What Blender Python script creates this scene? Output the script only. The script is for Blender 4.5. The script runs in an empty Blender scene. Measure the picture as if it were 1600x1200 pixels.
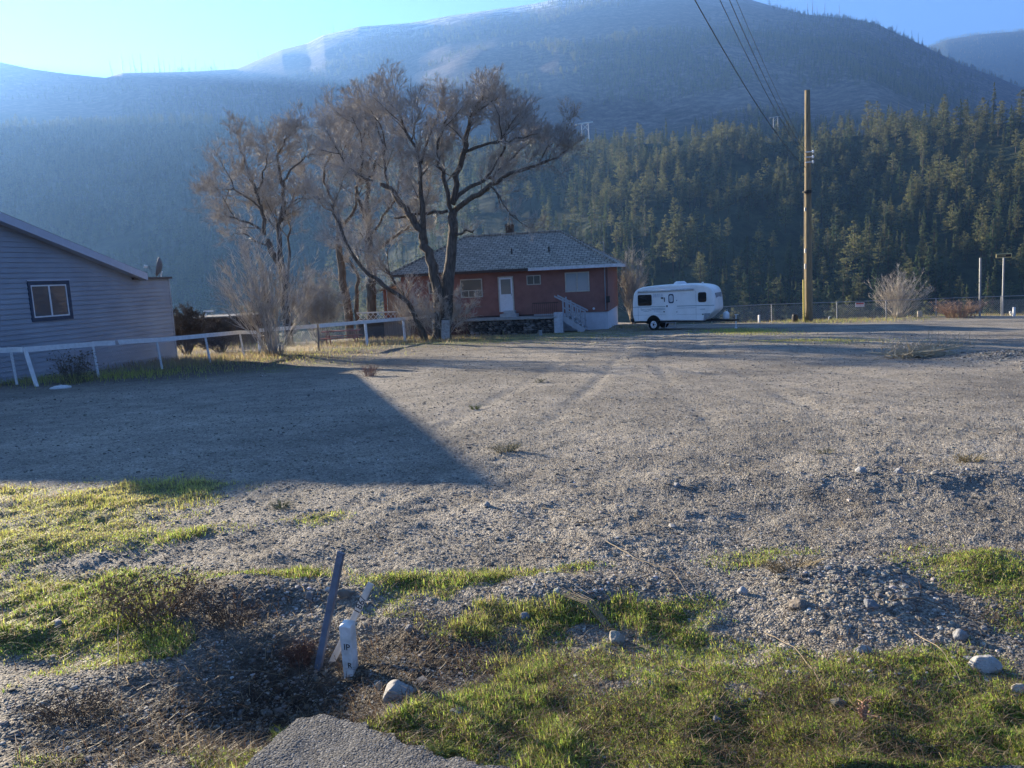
import bpy, math, random
import numpy as np
from mathutils import Vector, Matrix, Euler

random.seed(7); np.random.seed(7)
S = bpy.context.scene
COL = S.collection
R = math.radians

# ------------------------------------------------------------------ camera
PITCH, ROLL, CAMH, FPX = 8.0, 2.8, 1.7, 1200.0
CROSS = .026
SLOPE = -.035                     # the lot falls gently away from the road
cam_d = bpy.data.cameras.new('camera'); cam = bpy.data.objects.new('camera', cam_d); COL.objects.link(cam)
cam.matrix_world = Matrix.Translation((0, 0, CAMH)) @ Matrix.Rotation(math.pi/2-R(PITCH), 4, 'X') @ Matrix.Rotation(-R(ROLL), 4, 'Z')
cam_d.sensor_width = 36.0; cam_d.lens = 36.0*FPX/1600.0
cam_d.clip_start = 0.05; cam_d.clip_end = 40000
S.camera = cam

# ------------------------------------------------------------------ sky, sun, exposure
SUN_AZ, SUN_EL = 45.0, 13.0       # degrees left of the view direction, degrees up
w = bpy.data.worlds.new('World'); S.world = w; w.use_nodes = True
nt = w.node_tree; bg = nt.nodes['Background']
sky = nt.nodes.new('ShaderNodeTexSky'); sky.sky_type = 'NISHITA'; sky.sun_disc = False
sky.sun_elevation = R(SUN_EL); sky.sun_rotation = R(-SUN_AZ)
sky.altitude = 2500; sky.air_density = 0.7; sky.dust_density = 0.0; sky.ozone_density = 4.0
nt.links.new(sky.outputs[0], bg.inputs['Color']); bg.inputs['Strength'].default_value = 0.05
sd = Vector((-math.sin(R(SUN_AZ))*math.cos(R(SUN_EL)), math.cos(R(SUN_AZ))*math.cos(R(SUN_EL)), math.sin(R(SUN_EL))))
sl = bpy.data.lights.new('sun', 'SUN'); sl.energy = 5.0; sl.angle = R(0.5); sl.color = (1.0, 0.85, 0.63)
so = bpy.data.objects.new('sun', sl); COL.objects.link(so); so.rotation_euler = sd.to_track_quat('Z', 'Y').to_euler()
so.location = (-30, 30, 40)
S.view_settings.view_transform = 'Standard'; S.view_settings.look = 'None'
S.view_settings.exposure = 2.75; S.view_settings.gamma = 1.0
S.cycles.max_bounces = 6; S.cycles.transparent_max_bounces = 8; S.cycles.volume_bounces = 0
S.cycles.use_denoising = True

# ------------------------------------------------------------------ pixel rays of the survey of the photo -> points of the place
MC = np.array(cam.matrix_world.to_3x3()); CC = np.array([0, 0, CAMH])
def ray(px, py): return MC @ np.array([(px-800)/FPX, -(py-600)/FPX, -1.0])
def G(px, py, z=0.0):
    d = ray(px, py); q = Vector(CC+d*((z-CAMH)/(d[2]-SLOPE*d[1])))
    if q.x > 8: q = Vector(CC+d*((z-CAMH+CROSS*8)/(d[2]-SLOPE*d[1]+CROSS*d[0])))
    return q
def P(px, py, Y):
    d = ray(px, py); return Vector(CC+d*(Y/d[1]))
def azel(px, py):
    d = ray(px, py); return math.atan2(d[0], d[1]), math.atan2(d[2], math.hypot(d[0], d[1]))

# ------------------------------------------------------------------ numpy noise
_rng = np.random.RandomState(3); _perm = _rng.permutation(512); _perm = np.concatenate([_perm]*3)
_gr = _rng.uniform(-1, 1, 512)
def vnoise(x, y):
    xi = np.floor(x).astype(np.int64); yi = np.floor(y).astype(np.int64); fx = x-xi; fy = y-yi
    fx = fx*fx*fx*(fx*(fx*6-15)+10); fy = fy*fy*fy*(fy*(fy*6-15)+10)
    def h(a, b): return _gr[_perm[(_perm[a & 511]+b) & 511]]
    return (h(xi, yi)*(1-fx)+h(xi+1, yi)*fx)*(1-fy)+(h(xi, yi+1)*(1-fx)+h(xi+1, yi+1)*fx)*fy
def fbm(x, y, o=4, g=.5):
    s = 0; a = 1
    for i in range(o):
        s = s+a*vnoise(x*2**i+17.3*i, y*2**i+9.1*i); a *= g
    return s
def cells(x, y, seed=0):       # F1 distance to jittered points
    xi = np.floor(x).astype(np.int64); yi = np.floor(y).astype(np.int64); best = np.full(x.shape, 9.0)
    for dx in (-1, 0, 1):
        for dy in (-1, 0, 1):
            a = xi+dx; b = yi+dy
            k = _perm[(_perm[(a+seed) & 511]+b) & 511]
            px = a+.5+_gr[k]*.42; py = b+.5+_gr[(k+97) & 511]*.42
            best = np.minimum(best, (px-x)**2+(py-y)**2)
    return np.sqrt(best)
def sstep(a, b, x):
    t = np.clip((x-a)/(b-a), 0, 1); return t*t*(3-2*t)

# ------------------------------------------------------------------ materials
def newmat(name):
    m = bpy.data.materials.new(name); m.use_nodes = True
    return m, m.node_tree, m.node_tree.nodes['Principled BSDF']
def mat(name, col, rough=.7, var=.15, scale=8, bump=0, bscale=40, metal=0, spec=.3, col2=None, stretch=(1, 1, 1), detail=4):
    m, t, b = newmat(name); n = t.nodes; l = t.links
    tc = n.new('ShaderNodeTexCoord'); mp = n.new('ShaderNodeMapping'); mp.inputs['Scale'].default_value = stretch
    l.new(tc.outputs['Object'], mp.inputs[0])
    nz = n.new('ShaderNodeTexNoise'); nz.inputs['Scale'].default_value = scale; nz.inputs['Detail'].default_value = detail
    l.new(mp.outputs[0], nz.inputs['Vector'])
    r = n.new('ShaderNodeValToRGB'); r.color_ramp.elements[0].position = .3; r.color_ramp.elements[1].position = .7
    c2 = col2 or tuple(min(1, c*(1+var)) for c in col)
    c1 = col if col2 else tuple(c*(1-var) for c in col)
    r.color_ramp.elements[0].color = (*c1, 1); r.color_ramp.elements[1].color = (*c2, 1)
    l.new(nz.outputs['Fac'], r.inputs[0]); l.new(r.outputs[0], b.inputs['Base Color'])
    b.inputs['Roughness'].default_value = rough; b.inputs['Metallic'].default_value = metal
    b.inputs['Specular IOR Level'].default_value = spec
    if bump:
        nb = n.new('ShaderNodeTexNoise'); nb.inputs['Scale'].default_value = bscale; nb.inputs['Detail'].default_value = 5
        l.new(mp.outputs[0], nb.inputs['Vector'])
        bp = n.new('ShaderNodeBump'); bp.inputs['Strength'].default_value = 1; bp.inputs['Distance'].default_value = bump
        l.new(nb.outputs['Fac'], bp.inputs['Height']); l.new(bp.outputs[0], b.inputs['Normal'])
    return m
def glass_mat(name, col):
    m, t, b = newmat(name)
    b.inputs['Base Color'].default_value = (*col, 1); b.inputs['Roughness'].default_value = .06; b.inputs['Specular IOR Level'].default_value = .8
    return m
def leafmat(name, attr='col', trans=.45, rough=.6):
    m, t, b = newmat(name); n = t.nodes; l = t.links
    a = n.new('ShaderNodeAttribute'); a.attribute_name = attr
    l.new(a.outputs['Color'], b.inputs['Base Color']); b.inputs['Roughness'].default_value = rough; b.inputs['Specular IOR Level'].default_value = .25
    tr = n.new('ShaderNodeBsdfTranslucent'); l.new(a.outputs['Color'], tr.inputs['Color'])
    mx = n.new('ShaderNodeMixShader'); mx.inputs[0].default_value = trans
    l.new(b.outputs[0], mx.inputs[1]); l.new(tr.outputs[0], mx.inputs[2]); l.new(mx.outputs[0], n['Material Output'].inputs['Surface'])
    return m

# ------------------------------------------------------------------ object helpers
def tag(o, label=None, cat=None, group=None, kind=None):
    if label: o['label'] = label
    if cat: o['category'] = cat
    if group: o['group'] = group
    if kind: o['kind'] = kind
    return o
def thing(name, label, cat, loc=(0, 0, 0), rz=0, group=None):
    o = bpy.data.objects.new(name, None); COL.objects.link(o); o.location = loc; o.rotation_euler = (0, 0, rz); o.empty_display_size = .2
    return tag(o, label, cat, group)
class MB:
    """collects shapes, then links them as one mesh"""
    def __init__(s): s.v = []; s.f = []; s.m = []; s.n = 0
    def add(s, v, f, mi=0):
        s.v.append(np.asarray(v, float)); k = s.n
        s.f.extend([tuple(i+k for i in q) for q in f]); s.m.extend([mi]*len(f)); s.n += len(v)
    def box(s, a, b, mi=0, M=None):
        x0, y0, z0 = a; x1, y1, z1 = b
        v = np.array([(x0, y0, z0), (x1, y0, z0), (x1, y1, z0), (x0, y1, z0), (x0, y0, z1), (x1, y0, z1), (x1, y1, z1), (x0, y1, z1)], float)
        if M is not None: v = np.array([tuple(M @ Vector(p)) for p in v])
        s.add(v, [(0, 3, 2, 1), (4, 5, 6, 7), (0, 1, 5, 4), (1, 2, 6, 5), (2, 3, 7, 6), (3, 0, 4, 7)], mi)
    def tube(s, pts, rad, n=6, mi=0, cap=True):
        p = np.asarray([tuple(q) for q in pts], float); r = np.broadcast_to(np.asarray(rad, float), (len(p),))
        t = np.gradient(p, axis=0); t /= np.linalg.norm(t, axis=1)[:, None]+1e-9
        up = np.array([0, 0, 1.]) if abs(t[0, 2]) < .9 else np.array([1., 0, 0])
        u = np.cross(t, up); u /= np.linalg.norm(u, axis=1)[:, None]+1e-9; w_ = np.cross(t, u)
        a = np.arange(n)*2*math.pi/n
        ring = p[:, None]+r[:, None, None]*(np.cos(a)[None, :, None]*u[:, None]+np.sin(a)[None, :, None]*w_[:, None])
        k = s.n; L = len(p); f = []
        for i in range(L-1):
            for j in range(n):
                j2 = (j+1) % n; f.append((k+i*n+j, k+i*n+j2, k+(i+1)*n+j2, k+(i+1)*n+j))
        if cap and n > 3:
            f.append(tuple(k+j for j in range(n))[::-1]); f.append(tuple(k+(L-1)*n+j for j in range(n)))
        s.v.append(ring.reshape(-1, 3)); s.f.extend(f); s.m.extend([mi]*len(f)); s.n += L*n
    def prism(s, poly, d, mi=0):      # polygon list of 3D points extruded by vector d
        n = len(poly); v = [tuple(p) for p in poly]+[tuple(Vector(p)+Vector(d)) for p in poly]
        s.add(v, [tuple(range(n))[::-1], tuple(range(n, 2*n))]+[(i, (i+1) % n, n+(i+1) % n, n+i) for i in range(n)], mi)
    def quad(s, a, b, c, d, mi=0): s.add([tuple(a), tuple(b), tuple(c), tuple(d)], [(0, 1, 2, 3)], mi)
    def build(s, name, mats, parent=None, smooth=False, bevel=0, loc=None):
        me = bpy.data.meshes.new(name)
        v = np.concatenate(s.v) if s.v else np.zeros((0, 3))
        me.from_pydata(v.tolist() if len(v) < 200 else v, [], s.f)
        for m in (mats if isinstance(mats, (list, tuple)) else [mats]): me.materials.append(m)
        if any(s.m): me.polygons.foreach_set('material_index', s.m)
        if smooth: me.polygons.foreach_set('use_smooth', [True]*len(s.f))
        me.update()
        o = bpy.data.objects.new(name, me); COL.objects.link(o)
        if parent: o.parent = parent
        if loc is not None: o.location = loc
        if bevel:
            b = o.modifiers.new('bevel', 'BEVEL'); b.width = bevel; b.segments = 2; b.limit_method = 'ANGLE'
        return o
def fastmesh(name, V, Fq, mats, col=None, smooth=False, parent=None):
    """V (n,3), Fq (m,k) equal-sided faces"""
    me = bpy.data.meshes.new(name); nf, k = Fq.shape
    me.vertices.add(len(V)); me.vertices.foreach_set('co', V.astype(np.float32).ravel())
    me.loops.add(nf*k); me.loops.foreach_set('vertex_index', Fq.astype(np.int32).ravel())
    me.polygons.add(nf); me.polygons.foreach_set('loop_start', np.arange(0, nf*k, k, dtype=np.int32))
    me.polygons.foreach_set('use_smooth', np.full(nf, smooth, dtype=bool))
    for m in (mats if isinstance(mats, (list, tuple)) else [mats]): me.materials.append(m)
    if col is not None:
        a = me.attributes.new('col', 'FLOAT_COLOR', 'POINT')
        a.data.foreach_set('color', np.concatenate([col, np.ones((len(col), 1))], 1).astype(np.float32).ravel())
    me.update(calc_edges=True)
    o = bpy.data.objects.new(name, me); COL.objects.link(o)
    if parent: o.parent = parent
    return o
def dup(root, loc, rz=None, sc=None, label=None):
    r = root.copy(); COL.objects.link(r); r.location = loc
    if rz is not None: r.rotation_euler = (0, 0, rz)
    if sc: r.scale = (sc, sc, sc)
    if label: r['label'] = label
    for ch in list(root.children):
        c = ch.copy(); COL.objects.link(c); c.parent = r
        for g in ch.children:
            d = g.copy(); COL.objects.link(d); d.parent = c
    return r
def lettering(txt, size, m, parent, mw, name='lettering', depth=.0015):
    cu = bpy.data.curves.new(name, 'FONT'); cu.body = txt; cu.size = size; cu.extrude = depth; cu.align_x = 'CENTER'; cu.align_y = 'CENTER'
    tmp = bpy.data.objects.new(name, cu); COL.objects.link(tmp)
    me = bpy.data.meshes.new_from_object(tmp.evaluated_get(bpy.context.evaluated_depsgraph_get()))
    bpy.data.objects.remove(tmp); me.materials.clear(); me.materials.append(m)
    o = bpy.data.objects.new(name, me); COL.objects.link(o); o.parent = parent; o.matrix_local = mw
    return o

# ------------------------------------------------------------------ terrain
def wblob(px, py, rx, ry, amp):
    c = G(px, py); a = G(px+rx, py); b = G(px, py-ry); d = G(px, py+ry)
    return (c.x, c.y, (a-c).length, (b-d).length/2, amp)
RELIEF = [wblob(*b) for b in [
    (440, 1065, 120, 70, -.26), (505, 1105, 55, 28, -.12), (400, 925, 150, 24, .09), (560, 930, 60, 22, .05),
    (300, 960, 90, 25, .05), (1330, 925, 130, 45, .09), (1420, 755, 220, 16, .10), (1150, 752, 130, 10, .05),
    (1000, 925, 130, 22, .05), (850, 930, 70, 20, .05), (1560, 905, 90, 40, .08), (1130, 1010, 160, 40, -.05),
    (800, 1020, 130, 40, -.06), (620, 1120, 60, 24, .03), (80, 1010, 120, 30, -.06), (120, 850, 160, 18, .05),
    (440, 560, 90, 8, .10), (680, 541, 60, 6, .10), (1590, 566, 80, 10, .24), (1240, 540, 150, 6, .05),
    (1500, 497, 120, 4, .12), (960, 575, 60, 3, .04), (1000, 625, 50, 3, .03), (300, 650, 100, 5, .03), (950, 800, 90, 8, .03)]]
def blobsum(L, x, y):
    s = np.zeros_like(x)
    for cx, cy, rx, ry, a in L:
        m = (np.abs(x-cx) < 3*rx) & (np.abs(y-cy) < 3*ry)
        s[m] += a*np.exp(-((x[m]-cx)/rx)**2-((y[m]-cy)/ry)**2)
    return s
# grassy ground of the place (positive) and bare ground inside it (negative)
GRASS = [wblob(*b) for b in [
    (110, 780, 190, 26, 1.0), (60, 850, 160, 50, .95), (280, 765, 110, 12, .8), (320, 830, 60, 10, .6), (190, 920, 160, 30, .7),
    (500, 808, 60, 10, .8), (70, 960, 110, 50, .9), (240, 1010, 80, 35, .8), (110, 1010, 150, 55, .7), (60, 1180, 80, 30, .6), (700, 912, 180, 16, 1.0), (480, 905, 90, 10, .8), (900, 890, 90, 8, .35),
    (660, 1130, 110, 30, 1.1), (740, 960, 150, 35, .65), (1040, 960, 120, 25, .8), (1250, 870, 150, 16, .5), (1530, 900, 110, 50, .95),
    (1100, 1060, 250, 60, .85), (1450, 1090, 280, 70, .8), (1120, 1160, 450, 50, 1.1), (420, 1150, 35, 25, 1.0), (300, 1170, 90, 22, .7), (800, 1100, 100, 60, .8),
    (1350, 1150, 300, 60, .9), (1180, 990, 100, 25, .5), (1160, 518, 60, 3, .9), (1270, 533, 110, 4, .6), (870, 525, 150, 8, .55), (560, 545, 100, 6, .6), (460, 575, 90, 8, .45), (740, 533, 60, 5, .6),
    (1420, 498, 120, 3, .5)]]
BARE = [wblob(*b) for b in [
    (430, 1050, 110, 60, 1.3), (330, 950, 90, 30, .7), (150, 1120, 160, 45, .9), (200, 880, 120, 12, .4), (1330, 930, 110, 38, 1.3), (480, 945, 70, 18, .9),
    (960, 920, 120, 16, .6), (840, 925, 60, 18, .6), (600, 1040, 60, 40, .5), (1250, 1060, 120, 30, .35), (960, 1075, 50, 16, .6), (1130, 1030, 60, 14, .6), (1400, 1070, 90, 18, .7), (850, 1140, 40, 14, .5), (1250, 1130, 60, 12, .5), (1480, 1150, 50, 14, .5), (1040, 1150, 30, 12, .4), (530, 1100, 60, 25, 1.0), (680, 1010, 70, 30, .3)]]
def grassy(x, y):
    return np.clip(blobsum(GRASS, x, y)*1.25+.42*fbm(x*1.3, y*1.9, 4)+.85*np.minimum(0, fbm(x*2.6+7, y*3.4, 3)-.02)*sstep(6, 4, y)-.14-blobsum(BARE, x, y), 0, 1.2)*sstep(.05, .3, blobsum(GRASS, x, y))
ROADPTS = [G(*p) for p in [(340, 1290), (385, 1200), (430, 1158), (462, 1128), (500, 1120), (555, 1133), (600, 1148), (660, 1174), (725, 1196), (810, 1214), (960, 1228)]]
def tracks(x, y):               # tyre tracks worn into the lot, in pairs
    s = np.zeros_like(x)
    for f in (lambda q: 1.2+.17*q+.0035*(q-22)**2, lambda q: 7.5-.05*q+.006*(q-26)**2, lambda q: -3.2+.30*q-.0022*q*q, lambda q: 4.6-.28*(q-12)+.0035*(q-12)**2):
        c = f(y)
        for o in (-.78, .78): s = np.maximum(s, np.exp(-((x-c-o)/.17)**2))
    return s*sstep(8.5, 12, y)*sstep(42, 34, y)*(.35+.65*sstep(-.3, .3, fbm(x*.5, y*.5, 2)))
def near_h(x, y):
    rough = sstep(10.5, 6.5, y+.25*np.abs(x))
    z = blobsum(RELIEF, x, y)
    z = z-.028*tracks(x, y)
    z = z+rough*.026*fbm(x*1.6, y*1.6, 3)+.018*fbm(x*.35, y*.5, 3)*sstep(4, 12, y)
    k = (y < 16) & (y > -2) & (np.abs(x) < 14)
    if k.any():
        fr = sstep(16, 9, np.hypot(x[k], y[k])); z[k] = z[k]+fr*(np.clip(grassy(x[k], y[k]), 0, 1)*.018*fbm(x[k]*7, y[k]*7, 3)+.010*fbm(x[k]*4.5, y[k]*4.5, 3))
    v_ = y+.12*x+.008*x*x
    z = z+.026*fbm(x*.22+40, v_*1.5, 3)*sstep(8, 14, y)*sstep(50, 36, y)*sstep(-.25, .35, fbm(x*.12+3, y*.12, 2))+.010*fbm(x*1.3, y*2.2, 3)*sstep(8, 12, y)*sstep(50, 36, y)      # wheel ruts across the lot
    return z
_sk = [(-200, 150), (-100, 125), (0, 97), (50, 108), (100, 115), (165, 122), (190, 114), (300, 113), (370, 108), (400, 95), (440, 78), (480, 68), (505, 55), (560, 42), (640, 36), (700, 25),
       (770, 15), (830, 7), (870, -1), (960, -10), (1060, -12), (1160, -3), (1200, 9), (1260, 24), (1330, 31), (1370, 39), (1420, 62), (1450, 76), (1500, 102), (1560, 124), (1620, 150), (1700, 190), (1800, 230)]
_sk2 = [(1300, 200), (1380, 120), (1440, 80), (1480, 64), (1530, 56), (1600, 50), (1700, 45), (1800, 60)]
_bk = [(-200, 205), (0, 195), (150, 195), (300, 190), (400, 200), (520, 215), (640, 230), (750, 235), (850, 245), (920, 235), (1000, 225), (1100, 215), (1200, 222), (1280, 218), (1350, 210), (1450, 195), (1600, 190), (1750, 190)]
def tab(L, ext):
    a = [azel(*p) for p in L]; az = [q[0] for q in a]; el = [q[1] for q in a]
    for z, e in ext: az.append(R(z)); el.append(R(e))
    o = np.argsort(az); return np.array(az)[o], np.array(el)[o]
SKA, SKE = tab(_sk, [(-44, 7), (-60, 3), (-100, 5), (-180, 6), (60, 6), (120, 7), (180, 6)])
SK2A, SK2E = tab(_sk2, [(0, 2), (20, 8), (50, 10), (70, 6), (180, 2), (-10, 2), (-180, 2)])
BKA, BKE = tab(_bk, [(-46, 5), (-60, 1), (-180, 1), (60, 6), (90, 1), (180, 1)])
RM, R2 = 4300.0, 6800.0
def crest_r(az): return np.interp(az, [R(-40), R(-24), R(-8), R(6), R(35)], [2400, 1800, 1100, 780, 650])
def terrain(x, y):
    r = np.hypot(x, y); az = np.arctan2(x, y)
    rb = crest_r(az)
    hb = CAMH+rb*np.tan(np.interp(az, BKA, BKE)); hm = CAMH+RM*np.tan(np.interp(az, SKA, SKE)); h2 = CAMH+R2*np.tan(np.interp(az, SK2A, SK2E))
    zv = -38.0; r0 = np.interp(az, [R(-24), R(-4)], [520, 330])
    near = near_h(x, y)*sstep(75, 55, r)+SLOPE*np.clip(y, 0, 60)-CROSS*np.clip(x-8, 0, 30)*sstep(5, 12, y)
    d = y-np.interp(x, [-60, -20, -12, -7, 0, 7, 10, 23, 34, 60], [44, 45, 46, 50, 56, 57, 45.9, 48.2, 49.2, 50])
    z = near-2.2*sstep(0, 7, d)*(r < 300)+(zv)*np.maximum(sstep(0, 130, d), sstep(120, 260, r))
    t = np.clip((r-r0)/(rb-r0), 0, 1)
    gul = fbm(az*9, r*.0025, 4)
    up = (hb-zv)*t**np.interp(az, [R(-24), R(4)], [1.7, .9])
    z = z+up*(r < rb)+np.where(r < rb, gul*10*np.sin(np.pi*t), 0)
    # bench, then the mountain
    u = np.clip((r-rb)/(RM-rb), 0, 1)
    big = fbm(az*5+3, r*.0009+5, 3)
    mz = hb-14*sstep(0, .06, u)*sstep(.4, .1, u)+(hm-hb)*(sstep(.0, 1, u)*.35+.65*u**1.25)+big*65*np.sin(np.pi*u)*(1-u)**.6*sstep(.03, .3, u)
    z = np.where(r >= rb, mz, z)
    u2 = (r-RM)/(R2-RM)
    dn = hm-(hm*.45)*sstep(0, .5, u2); m2 = dn*(1-sstep(.3, 1, u2))+h2*sstep(.3, 1, u2)
    z = np.where(r >= RM, m2, z); z = np.where(r > R2, h2*(1-.5*sstep(R2, 9000, r)), z)
    return z
def hz(x, y): return float(terrain(np.array([float(x)]), np.array([float(y)]))[0])
def GZ(px, py):                     # the point of the real ground seen there
    d = ray(px, py); t = np.concatenate([np.arange(1.5, 12, .01), np.arange(12, 75, .05)])/d[1]; q = CC[None]+d[None]*t[:, None]
    h = q[:, 2]-terrain(q[:, 0], q[:, 1]); k = np.nonzero(h < 0)[0]
    k = k[0] if len(k) else int(np.argmin(h[:int(len(h)*.8)])); return Vector((q[k, 0], q[k, 1], hz(q[k, 0], q[k, 1])))

# ------------------------------------------------------------------ ground sheet (near) and hills (far): one continuous terrain
def polar(name, rad, az, mats, attrs):
    RR, AA = np.meshgrid(rad, az, indexing='ij')
    X = RR*np.sin(AA); Y = RR*np.cos(AA)
    Z = terrain(X.ravel(), Y.ravel()).reshape(X.shape)
    x, y, z = X.ravel(), Y.ravel(), Z.ravel()
    if name == 'ground':
        rr = np.hypot(x, y); fr = (np.abs(np.arctan2(x, y)) < R(45))*sstep(16, 9, rr)
        g = np.clip(grassy(x, y), 0, 1)
        near = sstep(12, 7, y)
        z = z+fr*(1-g)*((.5-cells(x*44, y*44))*.0065+(.5-cells(x*95, y*95, 5))*.0035*sstep(7, 4, rr)+(.45-cells(x*9, y*9, 9)).clip(0)*.02*near*(fbm(x*1.5, y*1.5, 2) > .12))
        out = _road_mask(x, y); z = np.where(out, np.minimum(z, -.045+SLOPE*y.clip(0)), z)
    V = np.stack([x, y, z], 1); nr, na = len(rad), len(az)
    i = np.arange(nr-1)[:, None]*na; j = np.arange(na)[None, :]; j2 = (j+1) % na
    F = np.stack([i+j, i+j2, i+na+j2, i+na+j], -1).reshape(-1, 4)[:, ::-1]
    o = fastmesh(name, V, F, mats, smooth=True)
    for nm, fn in attrs.items():
        a = o.data.attributes.new(nm, 'FLOAT', 'POINT'); a.data.foreach_set('value', fn(x, y, z).astype(np.float32))
    return o
_rp = np.array([(p.x, p.y) for p in ROADPTS]+[(40, 1.9), (40, -5), (-40, -5), (-40, 1.5), (-3, 1.9)])
def _inpoly(poly, x, y):
    c = np.zeros(x.shape, bool); n = len(poly)
    for k in range(n):
        x1, y1 = poly[k]; x2, y2 = poly[(k+1) % n]
        m = ((y1 > y) != (y2 > y)); xx = (x2-x1)*(y-y1)/((y2-y1)+1e-12)+x1
        c ^= m & (x < xx)
    return c
def _road_mask(x, y):
    m = np.zeros(x.shape, bool); k = (y < 4) & (y > -5.2) & (np.abs(x) < 41); m[k] = _inpoly(_rp, x[k], y[k]); return m

def ground_mat():
    m, t, b = newmat('gravel_and_soil'); n = t.nodes; l = t.links
    tc = n.new('ShaderNodeTexCoord').outputs['Object']
    def vor(s, rnd=1):
        v = n.new('ShaderNodeTexVoronoi'); v.inputs['Scale'].default_value = s; l.new(tc, v.inputs['Vector']); return v
    def ramp(src, stops):
        r = n.new('ShaderNodeValToRGB'); e = r.color_ramp.elements
        e[0].position, e[0].color = stops[0][0], (*stops[0][1], 1); e[1].position, e[1].color = stops[-1][0], (*stops[-1][1], 1)
        for p, c in stops[1:-1]:
            q = e.new(p); q.color = (*c, 1)
        l.new(src, r.inputs[0]); return r.outputs[0]
    def mix(f, a, c, mode='MIX'):
        x = n.new('ShaderNodeMix'); x.data_type = 'RGBA'; x.blend_type = mode
        if isinstance(f, float): x.inputs[0].default_value = f
        else: l.new(f, x.inputs[0])
        l.new(a, x.inputs[6]); l.new(c, x.inputs[7]); return x.outputs[2]
    def noise(s, d=5, rough=.6):
        z = n.new('ShaderNodeTexNoise'); z.inputs['Scale'].default_value = s; z.inputs['Detail'].default_value = d; z.inputs['Roughness'].default_value = rough
        l.new(tc, z.inputs['Vector']); return z.outputs['Fac']
    greys = [(0, (.04, .037, .033)), (.3, (.15, .137, .118)), (.6, (.29, .264, .226)), (.85, (.43, .395, .34)), (1, (.66, .61, .53))]
    sep = n.new('ShaderNodeSeparateColor'); v1 = vor(85); l.new(v1.outputs['Color'], sep.inputs[0]); g1 = ramp(sep.outputs[0], greys)
    sep2 = n.new('ShaderNodeSeparateColor'); v2 = vor(28); l.new(v2.outputs['Color'], sep2.inputs[0]); g2 = ramp(sep2.outputs[1], greys)
    gravel = mix(.4, g1, g2)
    dust = ramp(noise(2.2, 8), [(.35, (.13, .12, .105)), (.65, (.31, .29, .26))])
    gravel = mix(.45, gravel, dust)
    big = ramp(noise(.3, 8, .65), [(.3, (.62, .61, .60)), (.5, (.98, .96, .92)), (.68, (1.35, 1.29, 1.2))])
    gravel = mix(1.0, gravel, big, 'MULTIPLY')
    tk = n.new('ShaderNodeAttribute'); tk.attribute_name = 'track'; tm_ = n.new('ShaderNodeMath'); tm_.operation = 'MULTIPLY'; tm_.inputs[1].default_value = .35; l.new(tk.outputs['Fac'], tm_.inputs[0])
    gravel = mix(tm_.outputs[0], gravel, ramp(noise(14, 6), [(.3, (.20, .185, .16)), (.7, (.36, .335, .29))]))
    soil = ramp(noise(22, 7), [(.3, (.02, .016, .013)), (.55, (.06, .046, .034)), (.75, (.13, .10, .07))])
    green = ramp(noise(30, 7), [(.3, (.05, .055, .02)), (.5, (.12, .14, .04)), (.72, (.24, .25, .08))])
    at = n.new('ShaderNodeAttribute'); at.attribute_name = 'grass'
    so_ = n.new('ShaderNodeAttribute'); so_.attribute_name = 'soil'
    gsoil = mix(so_.outputs['Fac'], gravel, soil)
    # break the grass edge up
    ad = n.new('ShaderNodeMath'); ad.operation = 'MULTIPLY_ADD'; l.new(noise(9, 6, .7), ad.inputs[0]); ad.inputs[1].default_value = 2.2; ad.inputs[2].default_value = -1.1
    ad2 = n.new('ShaderNodeMath'); ad2.operation = 'ADD'; l.new(ad.outputs[0], ad2.inputs[0]); l.new(at.outputs['Fac'], ad2.inputs[1])
    mr = n.new('ShaderNodeMapRange'); mr.inputs['From Min'].default_value = .3; mr.inputs['From Max'].default_value = .85; l.new(ad2.outputs[0], mr.inputs[0])
    mul = n.new('ShaderNodeMath'); mul.operation = 'MULTIPLY'; l.new(mr.outputs[0], mul.inputs[0]); mul.inputs[1].default_value = .85
    l.new(mix(mul.outputs[0], gsoil, green), b.inputs['Base Color'])
    b.inputs['Roughness'].default_value = .85; b.inputs['Specular IOR Level'].default_value = .25
    h = n.new('ShaderNodeMath'); h.operation = 'ADD'; l.new(v1.outputs['Distance'], h.inputs[0]); l.new(v2.outputs['Distance'], h.inputs[1])
    h2 = n.new('ShaderNodeMath'); h2.operation = 'ADD'; l.new(h.outputs[0], h2.inputs[0]); l.new(noise(6, 8, .7), h2.inputs[1])
    bp = n.new('ShaderNodeBump'); bp.inputs['Strength'].default_value = .9; bp.inputs['Distance'].default_value = .018; bp.invert = True
    l.new(h2.outputs[0], bp.inputs['Height']); l.new(bp.outputs[0], b.inputs['Normal'])
    return m
def soilness(x, y, z):
    s = blobsum([wblob(*b) for b in [(420, 1060, 190, 90, 1.2), (300, 950, 130, 30, .8), (150, 1150, 160, 40, .8), (620, 1050, 90, 60, .8), (760, 1010, 120, 50, .5), (900, 1080, 120, 60, .5),
                                     (230, 585, 260, 12, .8), (430, 560, 90, 10, .7), (1550, 960, 80, 40, .4), (650, 545, 150, 6, .5), (1300, 1100, 200, 60, .4)]], x, y)
    return np.clip(s+.25*fbm(x*2, y*2, 3)*sstep(10, 6, y), 0, 1)

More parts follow.
